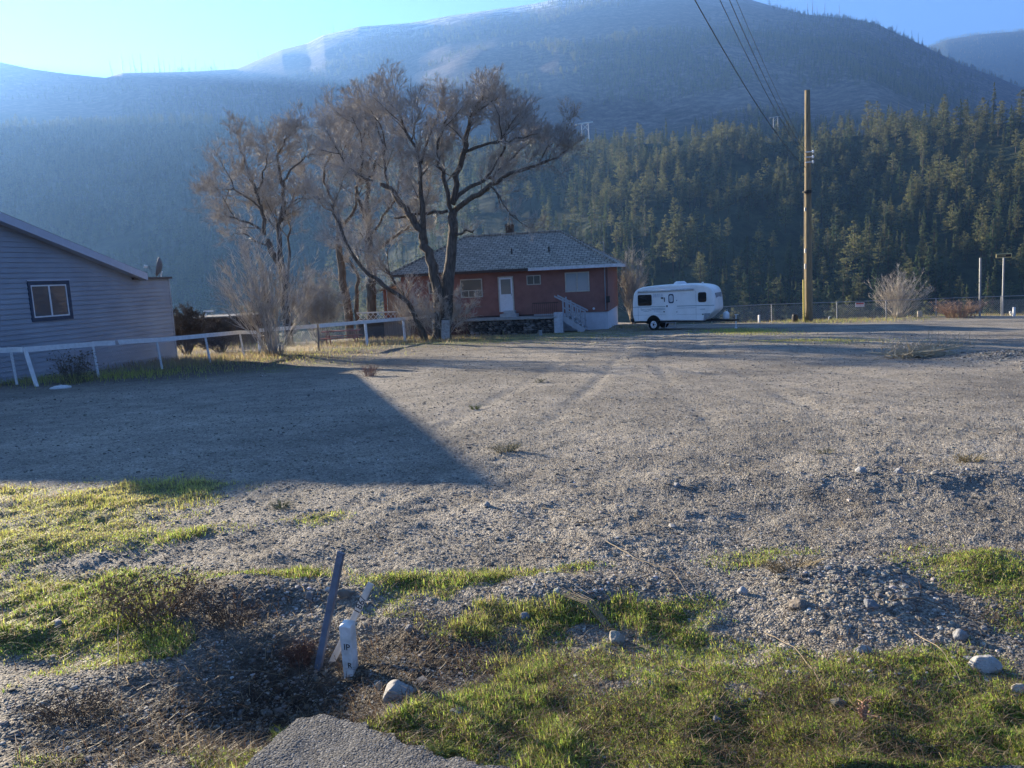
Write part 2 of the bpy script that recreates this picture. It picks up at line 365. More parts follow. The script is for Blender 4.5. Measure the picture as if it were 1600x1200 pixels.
az_f = np.linspace(R(-38), R(38), 1450)
az_c = np.concatenate([np.linspace(R(38.3), R(60), 60), np.linspace(R(61), R(299), 160), np.linspace(R(300), R(321.7), 60)])
AZ = np.concatenate([az_f, az_c])
rr_ = [.02, .5, 1.0, 1.5, 1.9, 2.2]
while rr_[-1] < 72: rr_.append(rr_[-1]+min(.35, max(.0065, .00085*rr_[-1]**2)))
GROUND_M = ground_mat()
ground = polar('ground', np.array(rr_), AZ, GROUND_M, {'grass': lambda x, y, z: grassy(x, y), 'soil': soilness, 'track': lambda x, y, z: tracks(x, y)})
tag(ground, kind='structure')

def hill_mat():
    m, t, b = newmat('wooded_slope'); n = t.nodes; l = t.links
    tc = n.new('ShaderNodeTexCoord').outputs['Object']
    mp = n.new('ShaderNodeMapping'); mp.inputs['Scale'].default_value = (1, .6, 1); l.new(tc, mp.inputs[0])
    def noise(s, d=6, rough=.65, src=mp.outputs[0]):
        z = n.new('ShaderNodeTexNoise'); z.inputs['Scale'].default_value = s; z.inputs['Detail'].default_value = d; z.inputs['Roughness'].default_value = rough
        l.new(src, z.inputs['Vector']); return z.outputs['Fac']
    def ramp(src, stops):
        r = n.new('ShaderNodeValToRGB'); e = r.color_ramp.elements
        e[0].position, e[0].color = stops[0][0], (*stops[0][1], 1); e[1].position, e[1].color = stops[-1][0], (*stops[-1][1], 1)
        for p, c in stops[1:-1]:
            q = e.new(p); q.color = (*c, 1)
        l.new(src, r.inputs[0]); return r.outputs[0]
    def mix(f, a, c):
        x = n.new('ShaderNodeMix'); x.data_type = 'RGBA'
        l.new(f, x.inputs[0]); l.new(a, x.inputs[6]); l.new(c, x.inputs[7]); return x.outputs[2]
    burnt = ramp(noise(.045, 12, .8), [(.36, (.03, .027, .028)), (.5, (.085, .07, .07)), (.62, (.19, .155, .145))])
    wood = ramp(noise(.05, 10, .7), [(.4, (.014, .022, .012)), (.6, (.045, .055, .028))])
    f = n.new('ShaderNodeAttribute'); f.attribute_name = 'wood'
    pat = n.new('ShaderNodeMath'); pat.operation = 'MULTIPLY_ADD'; l.new(noise(.004, 8, .7), pat.inputs[0]); pat.inputs[1].default_value = 3.2; pat.inputs[2].default_value = -1.75
    ad = n.new('ShaderNodeMath'); ad.operation = 'ADD'; ad.use_clamp = True; l.new(pat.outputs[0], ad.inputs[0]); l.new(f.outputs['Fac'], ad.inputs[1])
    c = mix(ad.outputs[0], burnt, wood)
    sn = n.new('ShaderNodeAttribute'); sn.attribute_name = 'snow'
    s1 = n.new('ShaderNodeMath'); s1.operation = 'MULTIPLY_ADD'; l.new(noise(.012, 12, .8), s1.inputs[0]); s1.inputs[1].default_value = 9; s1.inputs[2].default_value = -4.1
    s2 = n.new('ShaderNodeMath'); s2.operation = 'MULTIPLY'; s2.use_clamp = True; l.new(s1.outputs[0], s2.inputs[0]); l.new(sn.outputs['Fac'], s2.inputs[1])
    white = n.new('ShaderNodeRGB'); white.outputs[0].default_value = (.75, .77, .8, 1)
    l.new(mix(s2.outputs[0], c, white.outputs[0]), b.inputs['Base Color'])
    b.inputs['Roughness'].default_value = .95; b.inputs['Specular IOR Level'].default_value = .1
    bp = n.new('ShaderNodeBump'); bp.inputs['Strength'].default_value = 1; bp.inputs['Distance'].default_value = 2.5
    l.new(noise(.06, 10, .75), bp.inputs['Height']); l.new(bp.outputs[0], b.inputs['Normal'])
    return m
def woodness(x, y, z):
    r = np.hypot(x, y); az = np.arctan2(x, y); rb = crest_r(az)
    return 1.3*sstep(rb+900, rb+120, r)+.45*sstep(R(20), R(30), az)*(r > RM)+(.9*(r > RM+300))
def snowness(x, y, z):
    az = np.degrees(np.arctan2(x, y)); r = np.hypot(x, y)
    a = np.interp(az, [-15, -11, -4, 2, 5, 12, 16, 18, 24], [0, .6, .75, 1, 1.25, .7, .5, .25, 0])
    return a*sstep(3200, 4050, r)*(r < RM+60)
AZH = np.concatenate([np.linspace(R(-40), R(40), 900), np.linspace(R(41), R(319), 170)])
rh = [72.0]
while rh[-1] < 9000:
    r0 = rh[-1]; rh.append(r0*(1.012 if r0 < 4700 else 1.04))
# the two sheets share their seam
rh = np.array([rr_[-1]-.02]+rh[1:])
hills = polar('hills', rh, AZH, hill_mat(), {'wood': woodness, 'snow': snowness}); tag(hills, kind='structure')
HILLTOP = max(v[2] for v in [(0, 0, 0)]) if False else float(np.max(np.array([c[2] for c in hills.bound_box])))

# ------------------------------------------------------------------ road edge at the photographer's feet
def road_build():
    m, t, b = newmat('worn_asphalt'); n = t.nodes; l = t.links
    tc = n.new('ShaderNodeTexCoord').outputs['Object']
    v = n.new('ShaderNodeTexVoronoi'); v.inputs['Scale'].default_value = 120; l.new(tc, v.inputs['Vector'])
    sp = n.new('ShaderNodeSeparateColor'); l.new(v.outputs['Color'], sp.inputs[0])
    r = n.new('ShaderNodeValToRGB'); e = r.color_ramp.elements; e[0].color = (.09, .088, .086, 1); e[1].color = (.34, .325, .30, 1); q = e.new(.6); q.color = (.17, .165, .158, 1)
    l.new(sp.outputs[0], r.inputs[0])
    mz = n.new('ShaderNodeMix'); mz.data_type = 'RGBA'; mz.blend_type = 'MULTIPLY'; mz.inputs[0].default_value = 1
    r2 = n.new('ShaderNodeValToRGB'); e = r2.color_ramp.elements; e[0].position = .02; e[1].position = .45; e[0].color = (1.15, 1.15, 1.15, 1); e[1].color = (.45, .45, .45, 1)
    l.new(v.outputs['Distance'], r2.inputs[0]); l.new(r.outputs[0], mz.inputs[6]); l.new(r2.outputs[0], mz.inputs[7]); l.new(mz.outputs[2], b.inputs['Base Color'])
    b.inputs['Roughness'].default_value = .9
    bp = n.new('ShaderNodeBump'); bp.invert = True; bp.inputs['Strength'].default_value = .8; bp.inputs['Distance'].default_value = .0035
    l.new(v.outputs['Distance'], bp.inputs['Height']); l.new(bp.outputs[0], b.inputs['Normal'])
    # irregular broken edge
    pts = []
    for k in range(len(ROADPTS)-1):
        a, c = ROADPTS[k], ROADPTS[k+1]
        for u in np.linspace(0, 1, 14, endpoint=False):
            p = a.lerp(c, u); d = .014*float(fbm(np.array([p.x*22]), np.array([p.y*22]), 3)[0]); pts.append((p.x+d, p.y+d))
    pts += [(40, 1.9), (40, -5), (-40, -5), (-40, 1.5), (-3, 1.9)]
    mb = MB(); k = len(pts)
    mb.add([(x, y, .012) for x, y in pts]+[(x, y, -.13) for x, y in pts], [tuple(range(k))[::-1]]+[(i, (i+1) % k, k+(i+1) % k, k+i) for i in range(k)])
    mb.v = [np.array([(q[0], q[1], q[2]+SLOPE*max(0, q[1])) for q in a]) for a in mb.v]
    tag(mb.build('road', m), kind='structure')
    # pebbled surface of the tongue in view, a fine sheet laid 4 mm above
    bx = np.arange(-1.75, 1.7, .0045); by = np.arange(2.25, 3.06, .0045); X, Y = np.meshgrid(bx, by, indexing='ij'); x, y = X.ravel(), Y.ravel()
    z = SLOPE*y+.018+(.5-cells(x*105, y*105, 3))*.0045+.006*fbm(x*5, y*5, 3)
    ins = _inpoly(np.array(pts), x, y).reshape(X.shape)
    ok = ins[:-1, :-1] & ins[1:, :-1] & ins[1:, 1:] & ins[:-1, 1:]
    I, J = np.nonzero(ok); nb = len(by); F = np.stack([I*nb+J, (I+1)*nb+J, (I+1)*nb+J+1, I*nb+J+1], 1)
    tag(fastmesh('road_surface', np.stack([x, y, z], 1), F, m, smooth=True), kind='structure')
road_build()

# ------------------------------------------------------------------ conifers
CONIF = leafmat('conifer_foliage', trans=.5, rough=.6)
def conifer_mesh(seed, kind):
    rg = np.random.RandomState(seed); V = []; C_ = []
    h = {'fir': 20, 'pine': 19, 'spire': 21}[kind]
    base = np.array({'fir': (.07, .10, .045), 'pine': (.14, .145, .062), 'spire': (.09, .11, .05)}[kind])
    lob = rg.uniform(0, 6.28, 3)
    N = {'fir': 1500, 'pine': 1300, 'spire': 1300}[kind]
    nb = 90; bt = np.sort(rg.uniform(.08 if kind != 'pine' else .3, 1, nb)); ba = rg.uniform(0, 6.28, nb); bl = rg.uniform(.6, 1.15, nb)
    if kind == 'pine': bl *= np.where(rg.rand(nb) < .3, .6, 1.1)
    for i in range(N):
        k = rg.randint(nb); t = bt[k]
        if kind == 'fir': pr = 3.1*(1-t)**.8+.15
        elif kind == 'spire': pr = 2.2*(1-t)**.75+.12
        else: pr = 3.6*math.sin(math.pi*min(1, (1-t)*1.15/1.0)**.7*.62+.12)
        L = pr*bl[k]; u = rg.uniform(.15, 1)**.7; a = ba[k]+rg.normal(0, .16/max(u, .3))
        droop = {'fir': -.25, 'spire': -.35, 'pine': .12}[kind]
        p = np.array([math.cos(a)*L*u, math.sin(a)*L*u, t*h+droop*L*u+rg.normal(0, .14)])
        s = rg.uniform(.3, .62)*(1.25 if kind == 'pine' else 1)*(.6+.4*(1-t))
        d1 = np.array([math.cos(a), math.sin(a), droop*.8])+rg.normal(0, .45, 3); d1 /= np.linalg.norm(d1)
        d2 = rg.normal(0, 1, 3); d2 -= d1*d2.dot(d1); d2 /= np.linalg.norm(d2)
        V += [p-d1*s*.7-d2*s*.32, p-d1*s*.5+d2*s*.45, p+d1*s]
        c = base*rg.uniform(.75, 1.35)*np.array([1+rg.normal(0, .08), 1, 1]); C_ += [c]*3
    V = np.array(V); F = np.arange(len(V)).reshape(-1, 3)
    n = 5; k0 = len(V); tv = []; 
    for z, r in ((-1.5, .32), (h*.5, .2), (h*.98, .03)):
        for j in range(n): tv.append((r*math.cos(j*6.283/n), r*math.sin(j*6.283/n), z))
    tf = []
    for i in range(2):
        for j in range(n):
            a, b_, c, d = k0+i*n+j, k0+i*n+(j+1) % n, k0+(i+1)*n+(j+1) % n, k0+(i+1)*n+j; tf += [(a, b_, c), (a, c, d)]
    V = np.concatenate([V, np.array(tv)]); F = np.concatenate([F, np.array(tf)]); C_ = np.concatenate([np.array(C_), np.tile([.10, .075, .055], (len(tv), 1))])
    return V, F, C_
KINDS_ = [('fir', 1), ('pine', 2), ('spire', 3), ('fir', 4), ('pine', 5), ('spire', 6)]
def proj(x, y, z):
    v = (np.stack([x, y, z-CAMH], -1)) @ MC
    return 800+FPX*v[..., 0]/-v[..., 2], 600-FPX*v[..., 1]/-v[..., 2]
def forest():
    rg = np.random.RandomState(11)
    pts = []
    # the wooded slope below the bench
    n = 280000; az = rg.uniform(R(-42), R(40), n); r = np.sqrt(rg.uniform(300**2, 2600**2, n)); rb = crest_r(az); k = (r < rb+300); az, r, rb = az[k], r[k], rb[k]; n = len(r)
    x, y = r*np.sin(az), r*np.cos(az)
    dens = np.where(r < rb+25, .50+.45*vnoise(x*.02, y*.02)+.25*vnoise(x*.006+9, y*.006), .10+.25*vnoise(x*.01, y*.01))
    dens = np.where(az < R(2), dens*.85+.0, dens)
    keep = rg.rand(n) < dens*.46; x, y, r, az = x[keep], y[keep], r[keep], az[keep]
    # sparser woods climbing the mountain foot, in patches
    n2 = 80000; az2 = rg.uniform(R(-40), R(38), n2); r2 = rg.uniform(900, 3900, n2); q2 = r2 > crest_r(az2)+150; az2, r2 = az2[q2], r2[q2]; n2 = len(r2); x2, y2 = r2*np.sin(az2), r2*np.cos(az2)
    d2 = sstep(.0, .45, fbm(x2*.0022, y2*.0022, 4)+.15*sstep(1800, 1000, r2)-.02)*sstep(4700, 1700, r2)
    k2 = rg.rand(n2) < d2*.8; x = np.concatenate([x, x2[k2]]); y = np.concatenate([y, y2[k2]]); r = np.hypot(x, y)
    # thin line of trees along the crests
    n3 = 1500; az3 = rg.uniform(R(-36), R(36), n3); r3 = np.where(az3 > R(27.5), R2, RM)+rg.uniform(-160, 10, n3)
    k3 = rg.rand(n3) < np.interp(np.degrees(az3), [-34, -24, -22, -18, -14, -8, 10, 20, 25, 27, 28, 36], [.4, .25, .05, .02, .08, .10, .02, .0, .02, .05, 1, 1])
    x3, y3 = r3*np.sin(az3), r3*np.cos(az3); x = np.concatenate([x, x3[k3]]); y = np.concatenate([y, y3[k3]]); r = np.hypot(x, y)
    n4 = 5200; a4 = rg.uniform(R(25), R(38), n4); r4 = rg.uniform(5200, 6850, n4); x = np.concatenate([x, r4*np.sin(a4)]); y = np.concatenate([y, r4*np.cos(a4)]); r = np.hypot(x, y)
    z = terrain(x, y); sc = rg.uniform(.45, 1.12, len(x))*np.where(r > 5000, .9, np.where(r > 4000, .42, 1)); sc = np.where(rg.rand(len(x)) < .1, sc*1.3, sc)
    kind = rg.randint(0, 6, len(x)); pine = vnoise(x*.008, y*.008) > .05; kind = np.where(pine & (rg.rand(len(x)) < .5), rg.choice([1, 4], len(x)), kind)
    rz = rg.uniform(0, 6.28, len(x))
    px, py = proj(x, y, z+sc*17); size = sc*20/r
    vis = (px > 5) & (px < 1595) & (py > 150) & (py < 474) & (r < 1300) & ~((px < 262) & (py > 335+px*.43)) & ~((px > 700) & (px < 968) & (py > 370)) & (np.degrees(np.arctan2(z-CAMH+17*sc, r)) > .6)
    vis &= ~((px > 330) & (px < 780) & (py > 220))
    order = np.argsort(-size*vis)[:298]
    rest = np.ones(len(x), bool); rest[order] = False
    protos = {}
    def region(px, py):
        up = 'high' if py < 300 else 'low'
        if px < 340: return ('dark conifer on the hazy slope %s behind the grey house' % up, 'conifers behind the grey house')
        if px < 840: return ('dark conifer on the slope %s behind the bare trees' % up, 'conifers behind the bare trees')
        if px < 990: return ('dark conifer on the slope %s above the red house roof end' % up, 'conifers above the red house')
        if px < 1262: return ('dark green conifer %s on the slope between red house and utility pole' % up, 'conifers between house and utility pole')
        if px < 1450: return ('dark green conifer %s on the slope right of the utility pole' % up, 'conifers right of the utility pole')
        return ('dark green conifer %s on the slope at the far right above the street sign' % up, 'conifers above the street sign')
    for i in order:
        k = int(kind[i])
        if k not in protos:
            V, F, C_ = conifer_mesh(KINDS_[k][1], KINDS_[k][0]); protos[k] = fastmesh('conifer_tree', V, F, CONIF, C_); o = protos[k]
        else:
            o = protos[k].copy(); COL.objects.link(o)
        o.location = (x[i], y[i], z[i]-.3); o.rotation_euler = (0, 0, rz[i]); o.scale = (sc[i],)*3
        lb, gp = region(px[i], py[i]); up = 'upper' if py[i] < 300 else 'lower'
        tag(o, lb, 'conifer', '%s, %s slope' % (gp, up))
    # all the rest of the wood: one object of instances
    me = bpy.data.meshes.new('forest'); idx = np.nonzero(rest)[0]
    me.vertices.add(len(idx)); me.vertices.foreach_set('co', np.stack([x[idx], y[idx], z[idx]-.3], 1).astype(np.float32).ravel())
    for nm, ty, ar in (('scl', 'FLOAT', sc[idx]), ('rz', 'FLOAT', rz[idx]), ('pick', 'INT', kind[idx])):
        a = me.attributes.new(nm, ty, 'POINT'); a.data.foreach_set('value', ar.astype(np.float32 if ty == 'FLOAT' else np.int32))
    o = bpy.data.objects.new('forest', me); COL.objects.link(o); tag(o, 'dense conifer forest covering the slopes behind the lot', 'forest', kind='stuff')
    g = bpy.data.node_groups.new('forest_scatter', 'GeometryNodeTree'); g.interface.new_socket('Geometry', in_out='INPUT', socket_type='NodeSocketGeometry'); g.interface.new_socket('Geometry', in_out='OUTPUT', socket_type='NodeSocketGeometry')
    n = g.nodes; l = g.links; gi = n.new('NodeGroupInput'); go = n.new('NodeGroupOutput')
    jn = n.new('GeometryNodeJoinGeometry')
    for k in range(5, -1, -1):
        oi = n.new('GeometryNodeObjectInfo'); oi.inputs['Object'].default_value = protos[k]; oi.inputs['As Instance'].default_value = True; l.new(oi.outputs['Geometry'], jn.inputs[0])
    ip = n.new('GeometryNodeInstanceOnPoints'); l.new(gi.outputs[0], ip.inputs['Points']); l.new(jn.outputs[0], ip.inputs['Instance']); ip.inputs['Pick Instance'].default_value = True
    def attr(nm, ty):
        a = n.new('GeometryNodeInputNamedAttribute'); a.data_type = ty; a.inputs['Name'].default_value = nm; return a.outputs['Attribute']
    l.new(attr('pick', 'INT'), ip.inputs['Instance Index'])
    cx = n.new('ShaderNodeCombineXYZ'); l.new(attr('rz', 'FLOAT'), cx.inputs['Z']); l.new(cx.outputs[0], ip.inputs['Rotation'])
    cs = n.new('ShaderNodeCombineXYZ'); s_ = attr('scl', 'FLOAT'); [l.new(s_, cs.inputs[q]) for q in range(3)]; l.new(cs.outputs[0], ip.inputs['Scale'])
    l.new(ip.outputs[0], go.inputs[0]); md = o.modifiers.new('scatter', 'NODES'); md.node_group = g
    print('forest', len(idx))
forest()

# burnt snags standing on the skyline
def snags():
    m = mat('charred_wood', (.05, .045, .042), var=.3)
    rg = np.random.RandomState(5); protos = []
    for k in range(3):
        mb = MB(); h = 26; mb.tube([(0, 0, -3), (.2, .1, h*.5), (.5-.3*k, 0, h)], [.75, .5, .12], 5)
        for j in range(12):
            z = h*rg.uniform(.3, .95); a = rg.uniform(0, 6.28); L = (h-z)*.22+.5
            mb.tube([(0, 0, z), (math.cos(a)*L, math.sin(a)*L, z+rg.uniform(-.6, .8))], [.2, .08], 3)
        protos.append(mb.build('burnt_snag', m))
    spots = [(188, 40), (200, 30), (208, 34), (218, 36), (228, 22), (238, 26), (246, 34), (254, 28), (262, 22), (271, 30), (280, 36), (292, 22), (303, 26), (318, 20), (334, 22), (348, 20), (362, 16), (172, 30),
             (404, 22), (412, 18), (456, 16), (470, 14), (503, 20), (512, 16), (524, 18), (536, 12), (548, 14), (562, 10), (590, 9), (690, 14), (716, 12),
             (1246, 14), (1262, 26), (1269, 30), (1277, 20), (1288, 28), (1312, 26), (1352, 14), (1366, 14), (1400, 18), (1412, 16), (1426, 22), (1434, 20), (1441, 16)]
    for i, (px, hp) in enumerate(spots):
        az = azel(px, 80)[0]; r = RM-8+rg.uniform(-12, 5); x, y = r*math.sin(az), r*math.cos(az)
        o = protos[i] if i < 3 else protos[i % 3].copy()
        if i >= 3: COL.objects.link(o)
        o.location = (x, y, hz(x, y)-2); o.rotation_euler = (rg.normal(0, .05), rg.normal(0, .05), rg.uniform(0, 6)); s = hp*.75*RM/FPX/26; o.scale = (s*.8, s*.8, s)
        if px < 380: lb, gp = 'bare burnt tree trunk standing in the row on the low left skyline', 'snags on the left skyline'
        elif px < 800: lb, gp = 'small burnt tree trunk on the rising mountain crest above the bare trees', 'snags on the rising crest'
        else: lb, gp = 'burnt tree on the mountain skyline above the utility pole', 'snags on the right skyline'
        tag(o, lb, 'dead tree', gp)
snags()

# ------------------------------------------------------------------ haze
def haze():
    top = HILLTOP+60; mb = MB(); mb.box((-9300, -9300, -45), (9300, 9300, top))
    m = bpy.data.materials.new('haze_air'); m.use_nodes = True; t = m.node_tree; t.nodes.remove(t.nodes['Principled BSDF'])
    v = t.nodes.new('ShaderNodeVolumePrincipled'); v.inputs['Color'].default_value = (.21, .45, 1.0, 1); v.inputs['Density'].default_value = HAZE; v.inputs['Anisotropy'].default_value = .38
    t.links.new(v.outputs[0], t.nodes['Material Output'].inputs['Volume'])
    o = mb.build('haze', m); tag(o, kind='stuff', label='thin blue haze filling the valley air', cat='haze')
HAZE = 1.28e-4
haze()

# ------------------------------------------------------------------ stones, grass and litter of the ground
def hzs(x, y): return terrain(x, y)
def sample_view(n, r0, r1, rg, half=36, p=1.0):
    u = rg.rand(n); r = 1/(1/r0**p-u*(1/r0**p-1/r1**p))**(1/p); a = rg.uniform(R(-half), R(half), n)
    return r*np.sin(a), r*np.cos(a), r
STONE = leafmat('loose_stone', trans=0.0, rough=.8)
_cube = np.array([(a, b, c) for a in (-1, 1) for b in (-1, 1) for c in (-1, 1)], float)/1.5
_cubef = np.array([(0, 1, 3, 2), (4, 6, 7, 5), (0, 4, 5, 1), (2, 3, 7, 6), (0, 2, 6, 4), (1, 5, 7, 3)])
def ico():
    t = (1+5**.5)/2; v = np.array([(-1, t, 0), (1, t, 0), (-1, -t, 0), (1, -t, 0), (0, -1, t), (0, 1, t), (0, -1, -t), (0, 1, -t), (t, 0, -1), (t, 0, 1), (-t, 0, -1), (-t, 0, 1)], float)/1.9
    f = [(0, 11, 5), (0, 5, 1), (0, 1, 7), (0, 7, 10), (0, 10, 11), (1, 5, 9), (5, 11, 4), (11, 10, 2), (10, 7, 6), (7, 1, 8), (3, 9, 4), (3, 4, 2), (3, 2, 6), (3, 6, 8), (3, 8, 9), (4, 9, 5), (2, 4, 11), (6, 2, 10), (8, 6, 7), (9, 8, 1)]
    return v, np.array(f)
def stone_mesh(name, x, y, s, rg, base, sink=.25, jit=.28, cols=None):
    n = len(x); nb = len(base[0]); z = hzs(x, y)
    a = rg.uniform(0, 6.28, n); ca, sa = np.cos(a), np.sin(a)
    v = base[0][None]*(1+rg.uniform(-jit, jit, (n, nb, 1)))*np.stack([rg.uniform(.8, 1.4, n), rg.uniform(.7, 1.05, n), rg.uniform(.4, .8, n)], 1)[:, None]
    vx = v[..., 0]*ca[:, None]-v[..., 1]*sa[:, None]; vy = v[..., 0]*sa[:, None]+v[..., 1]*ca[:, None]
    V = np.stack([vx, vy, v[..., 2]], -1)*s[:, None, None]+np.stack([x, y, z+s*(.55-sink)*.6], -1)[:, None]
    F = (base[1][None]+(np.arange(n)*nb)[:, None, None]).reshape(-1, base[1].shape[1])
    if cols is None:
        g = rg.choice([.09, .13, .17, .22, .28, .38, .5], n, p=[.22, .25, .23, .16, .09, .04, .01]); cols = np.stack([g*rg.uniform(1.0, 1.14, n), g, g*rg.uniform(.8, .97, n)], 1)
    return fastmesh(name, V.reshape(-1, 3), F, STONE, np.repeat(cols, nb, 0))
def stones():
    rg = np.random.RandomState(21)
    ic = ico()
    # small gravel over the whole lot
    x, y, r = sample_view(190000, 2.3, 34, rg); g = grassy(x, y); k = (rg.rand(len(x)) < 1-.8*g) & (~_road_mask(x, y) | (rg.rand(len(x)) < .03)); x, y, r = x[k], y[k], r[k]
    s = rg.lognormal(0, .42, len(x))*.0029*(1+.11*r)
    tag(stone_mesh('gravel', x, y, s, rg, (_cube, _cubef), sink=.3), 'loose grey gravel scattered over the whole lot', 'gravel', kind='stuff')
    # rounded cobbles gathered in the heaps
    heaps = [(1330, 925, 120, 46, 2600), (1420, 752, 220, 20, 900), (480, 940, 75, 22, 700), (960, 925, 120, 22, 500), (840, 925, 60, 20, 350), (150, 1120, 170, 45, 900), (1585, 566, 80, 11, 1500), (1240, 1060, 160, 40, 380),
             (430, 1040, 130, 60, 500), (1480, 1000, 90, 30, 200), (700, 800, 700, 40, 700), (1268, 499, 20, 3, 50), (900, 860, 500, 40, 700)]
    X = []; Y = []; Sz = []
    for px, py, rx, ry, n in heaps:
        cx, cy, wx, wy, _ = wblob(px, py, rx, ry, 1); X.append(cx+rg.normal(0, .62, n)*wx); Y.append(cy+rg.normal(0, .62, n)*wy)
        Sz.append(rg.lognormal(0, .40, n)*.0062*(1+.08*math.hypot(cx, cy)))
    x = np.concatenate(X); y = np.concatenate(Y); s = np.concatenate(Sz); k = (~_road_mask(x, y)) & (y > 2.3); x, y, s = x[k], y[k], s[k]
    o = stone_mesh('cobbles', x, y, s, rg, ic, sink=.3, jit=.14); tag(o, 'rounded pebbles and cobbles lying in low heaps', 'pebbles', kind='stuff')
stones()

GRASSM = leafmat('grass_blades', trans=.58, rough=.5)
def blades(name, x, y, L, wd, lean, cols, rg, z=None):
    n = len(x); z = hzs(x, y) if z is None else z
    a = rg.uniform(0, 6.28, n); d = np.stack([np.cos(a), np.sin(a)], 1); sdv = np.stack([-d[:, 1], d[:, 0]], 1)
    def pt(t, wv, sgn):
        out = d*(lean*L*t**1.7)[:, None]+sdv*(wv*sgn)[:, None]; h = L*t*(1-.35*lean*t)
        return np.stack([x+out[:, 0], y+out[:, 1], z-.004+h], 1)
    o = np.ones(n)
    V = np.stack([pt(0*o, wd, -1), pt(0*o, wd, 1), pt(.55*o, wd*.8, 1), pt(.55*o, wd*.8, -1), pt(o, wd*.12, 1), pt(o, wd*.12, -1)], 1).reshape(-1, 3)
    F = (np.array([(0, 1, 2, 3), (3, 2, 4, 5)])[None]+(np.arange(n)*6)[:, None, None]).reshape(-1, 4)
    return fastmesh(name, V, F, GRASSM, np.repeat(cols, 6, 0))
def gcols(n, rg, straw=.16, tone=None):
    c = np.where(rg.rand(n, 1) < .5, np.array([[.25, .37, .065]]), np.array([[.42, .46, .10]]))*rg.uniform(.4, 1.45, (n, 1))
    if tone is not None: c = c*(1-tone[:, None])+np.array([[.52, .50, .15]])*tone[:, None]*rg.uniform(.7, 1.2, (n, 1))
    st = rg.rand(n) < straw; c[st] = np.array([.34, .27, .16])*rg.uniform(.5, 1.3, (st.sum(), 1)); return c
def grass():
    rg = np.random.RandomState(31)
    x, y, r = sample_view(1150000, 2.35, 14, rg); g = grassy(x, y)*(.5+.75*sstep(-.3, .4, fbm(x*4.2, y*4.2, 3)))
    k = (rg.rand(len(x)) < np.clip(g, 0, 1)*.95) & ~_road_mask(x, y); x, y, r = x[k], y[k], r[k]
    tall = sstep(.0, .6, fbm(x*2.3+5, y*2.3, 3)); L = rg.uniform(.008, .025, len(x))*(1+1.2*tall)*(1+.05*r)
    tone = sstep(5, 8, y)*.75+.4*sstep(0, .6, fbm(x*1.2+9, y*1.2, 3)).clip(0, 1)
    o = blades('grass', x, y, L, (.0011+.00028*r)*rg.uniform(.7, 1.3, len(x)), rg.uniform(.1, 1.3, len(x)), gcols(len(x), rg, .30, tone.clip(0, 1)), rg); print('blades', len(x))
    tag(o, 'short yellow green grass growing in patches on the gravel', 'grass', kind='stuff')
    # dead straw lying and standing everywhere rough
    x, y, r = sample_view(120000, 2.35, 12, rg); rough = np.clip(soilness(x, y, 0)+.45*grassy(x, y)+.05, 0, 1); k = (rg.rand(len(x)) < rough*.36) & ~_road_mask(x, y); x, y, r = x[k], y[k], r[k]
    n = len(x); base = np.where(rg.rand(n, 1) < .45, [[.32, .25, .16]], [[.13, .085, .055]])*rg.uniform(.5, 1.3, (n, 1))
    o = blades('dead_straw', x, y, rg.uniform(.02, .085, n), .0009+.0002*r, rg.uniform(.8, 2.4, n), base, rg, hzs(x, y)+.012); tag(o, 'dead straw and brown leaf litter strewn over the rough ground', 'dead straw', kind='stuff')
    # farther strips of grass along the fences, behind the lot, before the house
    X = []; Y = []; L = []; C_ = []
    for px, py, rx, ry, n, l, tn in [(300, 566, 90, 7, 5200, .30, 1), (120, 592, 120, 6, 2600, .22, 0), (590, 536, 90, 6, 5000, .28, 1), (720, 530, 60, 5, 2500, .12, 1), (870, 525, 140, 9, 9000, .05, .5), (1160, 518, 60, 4, 4500, .09, .0),
                                     (1270, 533, 110, 4, 3500, .05, .3), (1500, 494, 130, 2.5, 2600, .22, .8), (1300, 502, 130, 3, 3000, .2, .6), (440, 562, 100, 10, 4000, .10, .7), (985, 512, 20, 3, 700, .2, .9), (330, 545, 60, 8, 3000, .42, 1), (1500, 488, 45, 2, 900, .5, 1)]:
        cx, cy, wx, wy, _ = wblob(px, py, rx, ry, 1); X.append(cx+rg.normal(0, .55, n)*wx); Y.append(cy+rg.normal(0, .55, n)*wy); L.append(rg.uniform(.5, 1.2, n)*l)
        c = gcols(n, rg, .25+.65*tn, np.full(n, .5)); C_.append(c)
    x = np.concatenate(X); y = np.concatenate(Y); o = blades('dry_grass', x, y, np.concatenate(L), np.full(len(x), .006), rg.uniform(.1, .9, len(x)), np.concatenate(C_), rg)
    tag(o, 'tall dry grass and weeds along the fences and the house', 'dry grass', kind='stuff')
grass()

